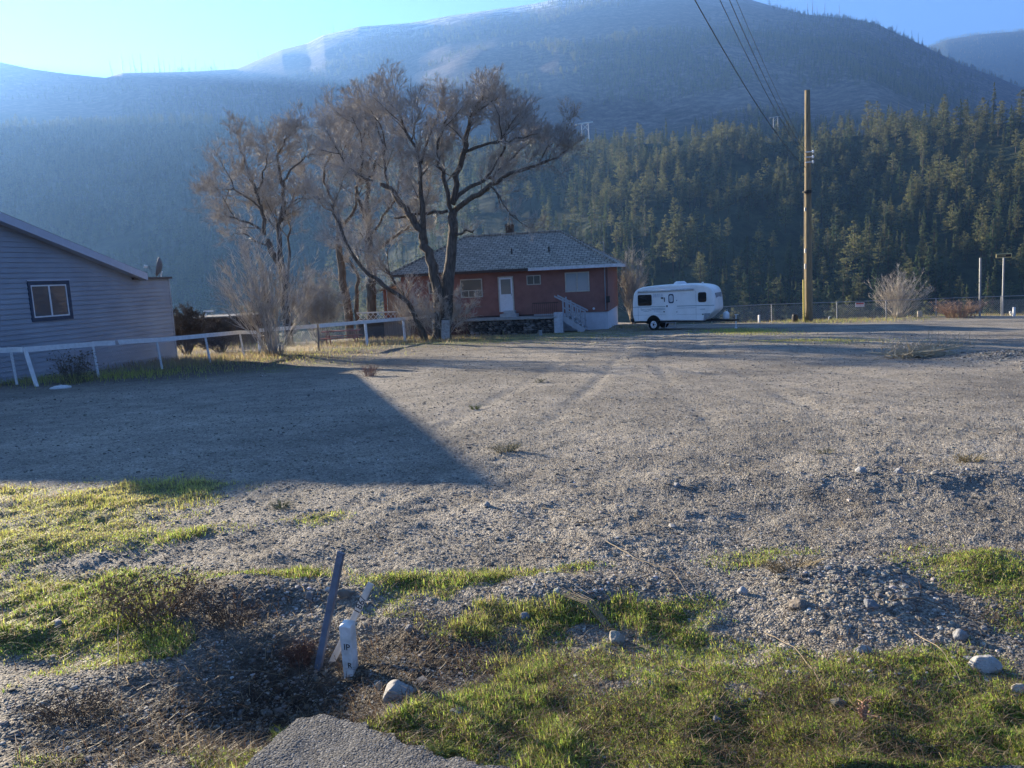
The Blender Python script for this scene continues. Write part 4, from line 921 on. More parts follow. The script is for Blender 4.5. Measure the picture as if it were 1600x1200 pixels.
# ------------------------------------------------------------------ buildings
class Frame:
    """a vertical wall plane: x along the wall (rightwards in view), y into the building, z up"""
    def __init__(s, o, e): s.o = Vector(o); u = Vector((e[0]-o[0], e[1]-o[1], 0)); s.L = u.length; s.u = u.normalized(); s.n = Vector((-s.u.y, s.u.x, 0)); s.ang = math.atan2(s.u.y, s.u.x)
    def at(s, px, py, off=0.0):
        d = Vector(ray(px, py)); c = Vector((0, 0, CAMH)); o = s.o+s.n*off; t = (o-c).dot(s.n)/d.dot(s.n); q = c+d*t; return (q-s.o).dot(s.u), q.z-s.o.z
def lap_mat(name, col, pitch_, var=.05):
    m = mat(name, col, .55, var=var, scale=1.5); return m
def lap_wall(mb, poly_z, x0, x1, z0, z1, y=0, pitch_=.2, depth=.018, mi=0, clip=None, holes=()):
    """lapped boards as real steps; clip(z) -> (xa, xb) range of the wall at that height"""
    k = int((z1-z0)/pitch_)+1
    for i in range(k):
        a = z0+i*pitch_; b = min(z1, a+pitch_)
        if b-a < .01: continue
        xa, xb = (x0, x1) if clip is None else clip(a)
        xc, xd = (x0, x1) if clip is None else clip(b)
        segs = [((xa, xb), (xc, xd))]
        for hx0, hx1, hz0, hz1 in holes:
            if a < hz1 and b > hz0:
                new = []
                for (p, q), (r, s) in segs:
                    if hx0 > p and hx1 < q: new += [((p, hx0), (r, hx0)), ((hx1, q), (hx1, s))]
                    else: new.append(((p, q), (r, s)))
                segs = new
        for (p, q), (r, s) in segs:
            if q-p < .01 and s-r < .01: continue
            mb.quad((p, y-depth, a), (q, y-depth, a), (s, y-.004, b), (r, y-.004, b), mi); mb.quad((p, y, a), (q, y, a), (q, y-depth, a), (p, y-depth, a), mi)
            mb.quad((p, y-depth, a), (r, y-.004, b), (r, y+.02, b), (p, y+.02, a), mi); mb.quad((q, y+.02, a), (s, y+.02, b), (s, y-.004, b), (q, y-depth, a), mi)
def window(t, x0, x1, z0, z1, fm, gm, y=0, trim=.07, mull=1, name='window', curtain=None, head=0, bars=()):
    w = MB(); d0, d1 = y-.06, y+.04
    w.box((x0, d0, z0), (x0+trim, d1, z1)); w.box((x1-trim, d0, z0), (x1, d1, z1)); w.box((x0+trim, d0, z1-trim), (x1-trim, d1, z1)); w.box((x0+trim, d0, z0), (x1-trim, d1, z0+trim))
    for b in ((x0+x1)/2,)*(1 if mull else 0): w.box((b-trim*.4, d0+.01, z0+trim), (b+trim*.4, d1, z1-trim))
    f = w.build(name, fm, t)
    g = MB(); g.box((x0+trim*.6, y-.012, z0+trim*.6), (x1-trim*.6, y-.004, z1-trim*.6)); g.build('pane', gm, f)
    return f

def grey_house():
    A = GZ(276, 563.5); B = GZ(0, 599); u = (A-B).normalized(); N = A-u*10.4
    fr = Frame((N.x, N.y, min(A.z, B.z)-.05), (A.x, A.y, 0)); L = fr.L
    t = thing('siding_house', 'blue grey lap sided house with white gable trim and one window behind the white fence', 'house', fr.o, fr.ang)
    sid = mat('blue_grey_siding', (.29, .32, .365), .5, var=.13, scale=.9, detail=8); trimd = mat('navy_trim', (.045, .065, .10), .5)
    fas = mat('gable_fascia', (.50, .53, .60), .5, var=.04); roofm = mat('charcoal_shingles', (.05, .05, .055), .9, var=.4, scale=10, bump=.01)
    xe, ze = fr.at(226, 430, -.3); xs, zs = fr.at(0, 337, -.3); sl = (zs-ze)/(xe-xs)
    xr = xe-RIDGE_S; zr = ze+sl*RIDGE_S; zc = fr.at(258, 436)[1]; xn = .0
    nsl = (zr-(ze-.2))/(xr-xn+.3); D = 14.0
    def top(x): return min(zc if x > xe-.2 else 99, zr-sl*(x-xr)-.16, zr-nsl*(xr-x)-.16)
    def clip(z):
        # range of x where the wall is at least z high
        xb = L if z <= zc else min(L, xr+(zr-.16-z)/sl); xa = max(0, xr-(zr-.16-z)/nsl); return (xa, max(xa, xb))
    wx0, wz0 = fr.at(49, 495); wx1, wz1 = fr.at(104, 443); wz0 = fr.at(76, 496)[1]; wz1 = fr.at(76, 444)[1]
    mb = MB(); lap_wall(mb, None, 0, L, 0, zr-.2, clip=clip, pitch_=.163, depth=.034)
    # the wall body behind the boards
    pr = [(0, .02, 0), (L, .02, 0), (L, .02, zc), (xe-.1, .02, zc), (xr, .02, zr-.2), (0, .02, top(0))]
    mb.prism(pr, (0, D, 0)); mb.build('wall', sid, t)
    c = MB(); c.box((L-.02, -.035, 0), (L+.06, .10, zc)); c.build('corner_trim', sid, t)
    # roofs: two pitched slabs, flat lean-to slab
    r = MB(); e = .38
    r.prism([(xr, -e, zr), (xe, -e, ze), (xe, -e, ze+.10), (xr, -e, zr+.10)], (0, D+2*e, 0))
    r.prism([(xn-.4, -e, zr-nsl*(xr-xn+.4)), (xr, -e, zr), (xr, -e, zr+.10), (xn-.4, -e, zr-nsl*(xr-xn+.4)+.10)], (0, D+2*e, 0))
    ro = r.build('roof', roofm, t)
    f = MB(); h = .26
    f.prism([(xr, -e-.03, zr-.2), (xe+.03, -e-.03, ze-.2), (xe+.03, -e-.03, ze+.07), (xr, -e-.03, zr+.07)], (0, .027, 0))
    x2 = xn-.42; z2 = zr-nsl*(xr-x2); f.prism([(x2, -e-.03, z2-.2), (xr, -e-.03, zr-.2), (xr, -e-.03, zr+.07), (x2, -e-.03, z2+.07)], (0, .027, 0))
    f.box((xe+.003, -e, ze-.2), (xe+.03, D, ze+.07)); f.build('fascia', fas, t)
    sf = MB(); sf.prism([(xr, -e, zr-.17), (xe, -e, ze-.17), (xe, -e, ze-.15), (xr, -e, zr-.15)], (0, e+.03, 0)); sf.build('soffit', fas, t)
    lt = MB(); lt.box((xe-.4, -.12, zc), (L+.12, 5, zc+.09)); lt.build('lean_to_roof', mat('brown_edge', (.10, .085, .08), .7), t)
    # window with dark casing, white sash
    cz = MB(); T = .11; y0 = -.055
    cz.box((wx0-T*.2, y0, wz0-T), (wx0+T*.7, .01, wz1+T)); cz.box((wx1-T*.7, y0, wz0-T), (wx1+T*.6, .01, wz1+T)); cz.box((wx0+T*.7, y0, wz0-T), (wx1-T*.7, .01, wz0+.02)); cz.box((wx0+T*.7, y0, wz1-.02), (wx1-T*.7, .01, wz1+T))
    win = cz.build('window', trimd, t)
    s = MB(); a0, a1, b0, b1 = wx0+T*.7, wx1-T*.7, wz0+.02, wz1-.02; q = .045
    s.box((a0, -.048, b0), (a0+q, -.0, b1)); s.box((a1-q, -.048, b0), (a1, 0, b1)); s.box((a0+q, -.048, b0), (a1-q, 0, b0+q)); s.box((a0+q, -.048, b1-q), (a1-q, 0, b1)); m_ = (a0+a1)/2; s.box((m_-.03, -.046, b0+q), (m_+.03, 0, b1-q)); s.build('sash', TRIMW, win)
    g = MB(); g.box((a0+q, -.034, b0+q), (m_-.03, -.028, b1-q)); g.box((m_+.03, -.034, b0+q), (a1-q, -.028, b1-q)); g.build('pane', glass_mat('curtained_glass', (.085, .09, .10)), win)
    hd = MB(); hd.box((wx0-.06, -.075, wz1+T), (wx1+.08, .01, wz1+T+.035)); hd.build('window_head', fas, win)
    # chimney behind the ridge: its shadow tip falls on the gravel
    sx, sy = sd.x/sd.z, sd.y/sd.z
    ch = MB(); ch.box((CHX-.9, CHY-.45, zr-1), (CHX+.9, CHY+.45, zr+CHH)); ch.box((CHX-.98, CHY-.53, zr+CHH), (CHX+.98, CHY+.53, zr+CHH+.1)); ch.build('chimney', sid, ro)
    # dish
    p = P(252, 434, (fr.o+fr.u*(L-.25)).y+.6); dt = thing('satellite_dish', 'grey satellite dish on the low roof corner of the grey house', 'satellite dish', p)
    dm = mat('dish_grey', (.13, .135, .15), .6)
    m = MB(); m.tube([(0, 0, -.15), (.0, 0, .12), (.07, 0, .27)], .024, 6); m.build('mast', TRIMW, dt)
    m = MB(); n = 16; R_ = .40; rings = 5; vs = []; 
    ax = Vector((-.92, -.25, .22)).normalized(); a1 = Vector((0, 0, 1)).cross(ax).normalized(); a2 = ax.cross(a1); c0 = Vector((.07, 0, .43))
    vs = [c0-ax*.0]; fs = []
    for i in range(1, rings+1):
        rr = R_*i/rings
        for k in range(n): an = k*6.2832/n; vs.append(c0+(a1*math.cos(an)*.95+a2*math.sin(an)*1.0)*rr+ax*(.16*(i/rings)**2))
    for k in range(n): fs.append((0, 1+k, 1+(k+1) % n))
    for i in range(rings-1):
        for k in range(n): fs.append((1+i*n+k, 1+(i+1)*n+k, 1+(i+1)*n+(k+1) % n, 1+i*n+(k+1) % n))
    m.add([tuple(v) for v in vs], fs); dd = m.build('reflector', dm, dt, smooth=True); so_ = dd.modifiers.new('s', 'SOLIDIFY'); so_.thickness = .015
    m = MB(); tip = c0+ax*.62-Vector((0, 0, .08)); m.tube([c0-a2*.36+ax*.1, tip], .012, 5); m.tube([c0+a1*.3+ax*.1, tip], .008, 4); m.tube([c0-a1*.3+ax*.1, tip], .008, 4); ar = m.build('feed_arm', dm, dt)
    m = MB(); m.tube([tip-ax*.06, tip+ax*.07], [.05, .065], 8); m.build('receiver', TRIMW, dt)
RIDGE_S = 7.8; CHX, CHY, CHH = 2.2, 4.2, .45
grey_house()

def red_house():
    Rp = GZ(951, 514); an = R(12.4); Lf = 12.0; o = (Rp.x-Lf*math.cos(an), Rp.y+Lf*math.sin(an), Rp.z-.05)
    fr = Frame(o, (Rp.x, Rp.y, 0)); L = fr.L; D = 7.4
    t = thing('red_house', 'low dark red house with grey hip roof behind the bare trees', 'house', fr.o, fr.ang)
    red = mat('oxblood_siding', (.27, .128, .103), .75, var=.16, scale=2.2); shin = roof_shingles()
    wtr = mat('house_white_trim', (.62, .64, .66), .6); fnd = mat('whitewashed_foundation', (.60, .62, .66), .8, var=.08, scale=3); cream = mat('window_frame_cream', (.50, .47, .40), .6)
    cur = glass_mat('curtain_glass', (.33, .38, .40)); dk = glass_mat('dim_glass', (.10, .105, .10))
    zf = fr.at(940, 487)[1]; ze = fr.at(951, 413)[1]; 
    g = lambda a, b: (fr.at(a, (b[0]+b[1])/2)[0])
    def rect(x0, x1, y0, y1): xm = (x0+x1)/2; ym = (y0+y1)/2; return fr.at(x0, ym)[0], fr.at(x1, ym)[0], fr.at(xm, y1)[1], fr.at(xm, y0)[1]
    mb = MB(); lap_wall(mb, None, 0, L, zf, ze, pitch_=.13, depth=.012); mb.box((0, .02, zf), (L, D, ze))
    # right end wall boards
    for i in range(int((ze-zf)/.13)+1):
        a = zf+i*.13; b = min(ze, a+.13)
        if b-a > .01: mb.quad((L+.012, 0, a), (L+.012, D, a), (L+.003, D, b), (L+.003, 0, b)); mb.quad((L, 0, a), (L, D, a), (L+.012, D, a), (L+.012, 0, a))
    mb.build('wall', red, t)
    f = MB(); f.box((L-4.2, .04, -.6), (L-.03, D-.05, zf)); f.build('foundation', fnd, t); f = MB(); f.box((.05, .06, -.6), (L-4.21, D-.05, zf)); f.build('foundation', mat('dark_skirting', (.09, .05, .045), .8), t)
    # hip roof
    ov = .55; zr = ze+2.15; x0, x1, y0, y1 = -ov, L+ov, -ov, D+ov; hx = 3.6; ym = D/2
    rz_ = ze+.02
    v = [(x0, y0, rz_), (x1, y0, rz_), (x1, y1, rz_), (x0, y1, rz_), (x0+hx, ym, zr), (x1-hx, ym, zr)]
    r = MB(); r.add(v+[(a, b, c-.12) for a, b, c in v[:4]], [(0, 1, 5, 4), (1, 2, 5), (2, 3, 4, 5), (3, 0, 4), (6, 7, 1, 0)[::-1], (7, 8, 2, 1)[::-1], (8, 9, 3, 2)[::-1], (9, 6, 0, 3)[::-1], (6, 7, 8, 9)[::-1]])
    ro = r.build('roof', shin, t)
    rc = MB()
    for a, b in ((v[4], v[5]), (v[1], v[5]), (v[2], v[5]), (v[0], v[4]), (v[3], v[4])): rc.tube([Vector(a)+Vector((0, 0, .02)), Vector(b)+Vector((0, 0, .02))], .07, 5)
    rc.build('ridge_cap', shin, ro)
    xf = fr.at(828, 421)[0]; f = MB(); f.box((xf, y0-.028, rz_-.17), (x1+.028, y0-.003, rz_+.0)); f.box((x1+.003, y0, rz_-.17), (x1+.028, y1, rz_)); f.build('white_fascia', wtr, t)
    f = MB(); f.box((x0, y0-.02, rz_-.16), (xf, y0-.003, rz_)); f.build('brown_fascia', mat('brown_fascia', (.06, .045, .04)), t)
    s = MB(); s.box((x0+.02, y0+.02, rz_-.15), (x1-.02, 0, rz_-.13)); s.build('soffit', red, t)
    # chimney and roof vents
    cx, _ = fr.at(796, 370, ym); brick = mat('chimney_brick', (.10, .075, .06), .9, var=.35, scale=7)
    c = MB(); c.box((cx-.22, ym+.0, zr-.5), (cx+.22, ym+.45, zr+.62)); c.box((cx-.27, ym-.05, zr+.50), (cx+.27, ym+.5, zr+.58)); c.build('chimney', brick, ro)
    for px, py in ((858, 397), (800, 404)):
        vx, _ = fr.at(px, py, 1.2); zz = rz_+(1.2+ov)/(ym+ov)*(zr-rz_); c = MB(); c.tube([(vx, 1.2, zz-.1), (vx, 1.2, zz+.3)], .045, 8); c.build('roof_vent', DARK, ro)
    # windows and door
    window(t, *rect(883, 921, 425, 456), cream, cur, trim=.06)
    window(t, *rect(823, 845, 430, 445), cream, dk, trim=.05)
    wc = window(t, *rect(720, 754, 436, 465), cream, dk, trim=.05, mull=0)
    x0w, x1w, z0w, z1w = rect(720, 754, 436, 465); m = MB(); zb = z0w+(z1w-z0w)*.38; m.box((x0w+.05, -.05, zb-.02), (x1w-.05, .0, zb+.02)); [m.box((x0w+(x1w-x0w)*q-.018, -.05, z0w+.05), (x0w+(x1w-x0w)*q+.018, 0, zb-.02)) for q in (.36, .66)]; m.build('glazing_bar', cream, wc)
    window(t, *rect(670, 694, 440, 459), cream, dk, trim=.05)
    dx0, dx1, dz0, dz1 = rect(779, 803, 432, 487); fm = MB(); y = -.05
    fm.box((dx0, y, dz0), (dx0+.07, .01, dz1)); fm.box((dx1-.07, y, dz0), (dx1, .01, dz1)); fm.box((dx0+.07, y, dz1-.07), (dx1-.07, .01, dz1)); fmo = fm.build('door_frame', cream, t)
    zm = dz0+(dz1-dz0)*.50; d = MB(); d.box((dx0+.07, -.035, dz0), (dx1-.07, .0, zm)); d.box((dx0+.07, -.035, zm), (dx0+.16, 0, dz1-.07)); d.box((dx1-.16, -.035, zm), (dx1-.07, 0, dz1-.07)); d.box((dx0+.16, -.035, dz1-.16), (dx1-.16, 0, dz1-.07)); do = d.build('door', TRIMW, t)
    d = MB(); d.box((dx0+.16, -.02, zm), (dx1-.16, -.012, dz1-.16)); d.build('pane', glass_mat('storm_glass', (.20, .20, .18)), do); d = MB(); d.tube([(dx1-.13, -.06, zm-.1), (dx1-.13, -.06, zm+.03)], .018, 6); d.build('handle', GALV, do)
    # meter mast with its weather head
    mx, mt = fr.at(951, 377, -.1); mx = L-.12; m = MB(); m.tube([(mx, -.07, zf+.1), (mx, -.07, ze-.2), (mx, -.07, mt-.1)], .028, 8); m.tube([(mx, -.07, mt-.1), (mx-.03, -.07, mt), (mx-.16, -.07, mt-.02), (mx-.2, -.07, mt-.1)], .035, 6); m.build('service_mast', GALV, t)
    m = MB(); m.tube([(mx+.12, -.03, zf+.2), (mx+.13, -.03, ze-.1)], .012, 5); m.box((mx+.05, -.09, zf+.5), (mx+.24, -.005, zf+.85)); m.build('meter_box', DARK, t)
    lx, lz = fr.at(928, 482); m = MB(); m.tube([(lx, -.02, lz), (lx, -.09, lz)], [.05, .07], 10); m.build('wall_lamp', TRIMW, t)
    # left porch: lower flat roof, tan panel, red posts
    px0 = -1.9; zl = ze-.55; pm = mat('porch_tan_panel', (.34, .25, .19), .8, var=.1)
    m = MB(); m.prism([(px0, 1.2, zl-.35), (.1, 1.2, zl+.25), (.1, 1.2, zl+.37), (px0, 1.2, zl-.23)], (0, 4.5, 0)); m.build('porch_roof', shin, t)
    m = MB(); m.box((px0+.3, 1.75, zf+.2), (-.5, 1.8, zl-.2)); m.build('porch_panel', pm, t)
    for q in (px0+.1, -.45): m = MB(); m.box((q, 1.6, -.4), (q+.16, 1.74, zl-.3 if q < -1 else zl+.1)); m.build('porch_post', red, t)
    m = MB(); m.box((px0+.1, 1.8, -.4), (-.02, 5, zf+.25)); m.build('porch_base', red, t)
    # basement terrace: door step and slab belong to the house front
    sx0, sz0 = fr.at(773, 497, -1.2); sx1, _ = fr.at(807, 497, -1.2); st = mat('step_paint', (.42, .42, .41), .8)
    tz = fr.at(790, 497, -1.5)[1]
    m = MB(); m.box((sx0+.2, -.75, tz), (sx1-.1, -.02, tz+.18)); m.box((sx0+.35, -.45, tz+.18), (sx1-.25, -.02, tz+.34)); m.build('door_step', st, t)
    # terrace behind the dry stone wall
    w0 = fr.at(731, 510, -1.7)[0]; w1 = fr.at(869, 508, -1.7)[0]
    tt = thing('stone_retaining_wall', 'low dry stone retaining wall with pale slab edge before the red house', 'retaining wall', fr.o, fr.ang)
    m = MB(); m.box((w0, -1.62, -.7), (w1, -.06, tz-.09)); m.build('earth_fill', mat('wall_mortar_earth', (.06, .052, .045), .9), tt)
    m = MB(); m.box((w0-.1, -1.95, tz-.09), (w1+.05, -.0, tz)); m.build('terrace_slab', mat('pale_slab', (.30, .295, .28), .9, var=.2), tt)
    rg = np.random.RandomState(9); iv, if_ = ico(); z = -.55; V = []; F = []; C_ = []; k = 0
    while z < tz-.14:
        x = w0+rg.uniform(0, .2); hh = rg.uniform(.09, .15)
        while x < w1:
            wd = rg.uniform(.16, .38); v = iv*(1+rg.uniform(-.12, .12, (12, 1)))*np.array([wd*.56, .17, hh*.62])+np.array([x+wd/2, -1.68+rg.uniform(-.04, .04), z+hh/2]); V.append(v); F.append(if_+k); k += 12; g_ = rg.choice([.07, .11, .15, .2, .27]); C_.append(np.tile([g_*1.06, g_, g_*.93], (12, 1))); x += wd
        z += hh*.92
    fastmesh('stones', np.concatenate(V), np.concatenate(F), STONE, np.concatenate(C_), parent=tt)
    tag(bpy.data.objects['stones'], kind='stuff')
    # thin white sill strips on the grass before the wall
    m = MB(); a = GZ(738, 523); b = GZ(792, 523); m.box((0, 0, 0), (b.x-a.x, .25, .07)); o_ = m.build('pale_plank', wtr, loc=a); tag(o_, 'pale plank lying on the grass before the stone wall', 'plank')
    # stair with two handrails, descending to the right along the foundation
    sm = mat('stair_grey_paint', (.40, .41, .43), .75, var=.1)
    s0 = fr.at(874, 500, -1.3)[0]; s1 = fr.at(914, 512, -1.3)[0]; zb = fr.at(914, 515, -1.3)[1]-.02; zt = tz+.0; n = 6
    tq = thing('entry_stair', 'grey wooden stair with handrails descending right beside the stone wall', 'stair', fr.o, fr.ang)
    for i in range(n):
        xa = s0+.35+(s1-s0-.35)*i/n; zz = zt-(zt-zb)*(i+.6)/n; m = MB(); m.box((xa, -1.75, zz), (xa+(s1-s0)/n+.04, -.75, zz+.045)); m.build('tread', sm, tq)
    for y in (-1.8, -.72): m = MB(); m.prism([(s0+.3, y, zt-.28), (s1, y, zb-.18), (s1+.05, y, zb+.12), (s0+.3, y, zt+.02)], (0, .05, 0)); m.build('stringer', sm, tq)
    for y in (-1.85, -.70):
        hp = fr.at(870, 465, y)[1]; he = fr.at(917, 486, y)[1]; xa = s0-.15; xb = s1+.12
        zr0 = zt+1.05; zr1 = zb+.98
        m = MB(); m.prism([(xa, y, zr0), (xb, y, zr1), (xb, y, zr1+.09), (xa, y, zr0+.09)], (0, .05, 0)); m.prism([(s0+.3, y, zt+.45), (xb-.1, y, zb+.45), (xb-.1, y, zb+.53), (s0+.3, y, zt+.53)], (0, .04, 0)); m.build('handrail', sm, tq)
        for q in np.linspace(0, 1, 5): xx = s0+.3+(s1-s0-.35)*q; z_ = zt-(zt-zb)*q; m = MB(); m.box((xx-.04, y+.055, z_-.3), (xx+.04, y+.13, z_+1.0)); m.build('baluster', sm, tq)
    m = MB(); m.box((s0-.2, -1.95, -.75), (s0+.28, -1.5, tz+.22)); m.build('newel_box', mat('newel_blue_white', (.48, .50, .53)), tq, bevel=.01)
    # dark railing on the terrace left of the stair
    x0r = fr.at(832, 480, -1.5)[0]; x1r = s0; td = thing('terrace_railing', 'faint brown railing of thin bars on the terrace left of the stair', 'railing', fr.o, fr.ang)
    bm_ = mat('railing_brown', (.09, .055, .045)); m = MB(); m.box((x0r, -1.52, tz+.72), (x1r, -1.47, tz+.77)); m.build('rail', bm_, td)
    m = MB(); [m.box((xx, -1.505, tz), (xx+.018, -1.487, tz+.72)) for xx in np.arange(x0r, x1r, .11)]; m.build('bars', bm_, td)
    return fr
def roof_shingles():
    m, t, b = newmat('grey_shingles'); n = t.nodes; l = t.links
    tc = n.new('ShaderNodeTexCoord').outputs['Object']; br = n.new('ShaderNodeTexBrick'); br.inputs['Scale'].default_value = 1.0; l.new(tc, br.inputs['Vector'])
    for k, v in (('Color1', (.38, .34, .28, 1)), ('Color2', (.25, .225, .185, 1)), ('Mortar', (.04, .04, .04, 1))): br.inputs[k].default_value = v
    br.inputs['Brick Width'].default_value = .34; br.inputs['Row Height'].default_value = .22; br.inputs['Mortar Size'].default_value = .018; br.inputs['Bias'].default_value = -.1
    nz = n.new('ShaderNodeTexNoise'); nz.inputs['Scale'].default_value = 5; nz.inputs['Detail'].default_value = 5; l.new(tc, nz.inputs['Vector'])
    mx = n.new('ShaderNodeMix'); mx.data_type = 'RGBA'; mx.blend_type = 'OVERLAY'; mx.inputs[0].default_value = .7; l.new(br.outputs[0], mx.inputs[6]); l.new(nz.outputs['Fac'], mx.inputs[7]); l.new(mx.outputs[2], b.inputs['Base Color'])
    b.inputs['Roughness'].default_value = .85; bp = n.new('ShaderNodeBump'); bp.inputs['Distance'].default_value = .02; bp.inputs['Strength'].default_value = 1; l.new(mx.outputs[2], bp.inputs['Height']); l.new(bp.outputs[0], b.inputs['Normal']); return m
HF = red_house()

def back_yard():
    # plank fence section
    a, b = GZ(556, 530), GZ(641, 527); a.y += .6; b.y += .6
    t = thing('plank_fence', 'weathered grey plank fence panel behind the white rail near the big tree', 'fence', a); d = (b-a); n = int(d.length/.15); rg = random.Random(2)
    for i in range(n):
        p = d*(i/n); q = d*((i+.9)/n); h = 1.05+rg.uniform(-.06, .05)+.12*i/n; m = MB(); m.prism([p, q, q+Vector((0, 0, h)), p+Vector((0, 0, h))], (0, .02, 0)); m.build('plank', WOODG, t)
    # picnic table
    p = GZ(533, 540); p.y += .3; rt = mat('picnic_red', (.20, .05, .04), .7, var=.25, scale=6)
    t = thing('picnic_table', 'red wooden picnic table behind the white rail fence', 'picnic table', p, .08)
    m = MB(); [m.box((-.95, -.36+.15*i, .70), (.95, -.23+.15*i, .745)) for i in range(5)]; m.build('tabletop', rt, t)
    for s in (-1, 1):
        m = MB(); [m.box((-.95, s*.78-.14+.15*k, .40), (.95, s*.78-.01+.15*k, .44)) for k in range(2)]; m.build('bench_seat', rt, t)
        m = MB(); m.prism([(s*.7, -.75, 0), (s*.7, -.65, 0), (s*.7, -.2, .7), (s*.7, -.3, .7)], (.045, 0, 0)); m.prism([(s*.7, .65, 0), (s*.7, .75, 0), (s*.7, .3, .7), (s*.7, .2, .7)], (.045, 0, 0)); m.box((s*.7-.045, -.85, .33), (s*.7, .85, .40)); m.build('leg_frame', rt, t)
    # lattice balustrade with white top
    a = P(558, 502, 46); b = P(622, 500, 46); t = thing('lattice_railing', 'white topped lattice railing behind the plank fence', 'railing', a); d = b-a; h = Vector((0, 0, .5))
    m = MB(); m.prism([h*.92, d+h*.92, d+h*1.06, h*1.06], (0, .06, 0)); m.prism([Vector((0, 0, 0)), d, d+Vector((0, 0, .06)), Vector((0, 0, .06))], (0, .06, 0)); m.build('rail', TRIMW, t)
    m = MB(); L = d.length; u = d/L; k = 0
    while k < L:
        m.prism([u*k, u*(k+.04), u*min(L, k+.46)+h*.9, u*min(L-.04, k+.42)+h*.9], (0, .02, 0)); m.prism([u*min(L, k+.46), u*min(L-.04, k+.42), u*k+h*.9, u*(k+.04)+h*.9], (0, .02, 0)); k += .3
    m.build('lattice', TRIMW, t)
    m = MB(); m.prism([Vector((0, .3, -1.4)), d+Vector((0, .3, -1.4)), d+Vector((0, .3, .1)), Vector((0, .3, .1))], (0, .1, 0)); m.build('deck_skirt', DARK, t)
    # low flat roofed shed behind the left shrub
    a = P(300, 510, 45); b = P(392, 506, 45); t = thing('low_shed', 'low dark shed with a thin pale roof edge behind the left shrub', 'shed', (a.x, a.y, a.z-1.2)); w_ = (b-a).length; zt = P(346, 494, 45).z-a.z+1.2
    m = MB(); m.box((0, 0, 0), (w_, 3, zt-.08)); m.build('wall', mat('shed_brown', (.075, .055, .045)), t); m = MB(); m.box((-.2, -.3, zt-.08), (w_+.2, 3.2, zt)); m.build('roof', mat('thin_metal_roof', (.13, .125, .12)), t); m = MB(); m.tube([(.8, .2, zt-.1), (.8, .2, zt+.28)], .03, 6); m.box((.7, .15, zt+.28), (1.25, .22, zt+.36)); m.build('vent_pipe', TRIMW, t)
    # dark rod with disc in the bush
    b = GZ(421, 556); q = P(411.5, 430, b.y); t = thing('steel_rod', 'thin dark steel rod with a round disc standing in the multi stem bush', 'rod', b); m = MB(); m.tube([(0, 0, -.2), tuple(q-b)], .028, 6); m.build('rod', DARK, t); c = P(421, 471, b.y-.05)-b; m = MB(); m.tube([c, c+Vector((0, -.04, 0))], .10, 14); m.tube([c, Vector((c.x-.18, .05, c.z))], .012, 4); m.build('disc', DARK, t)
back_yard()

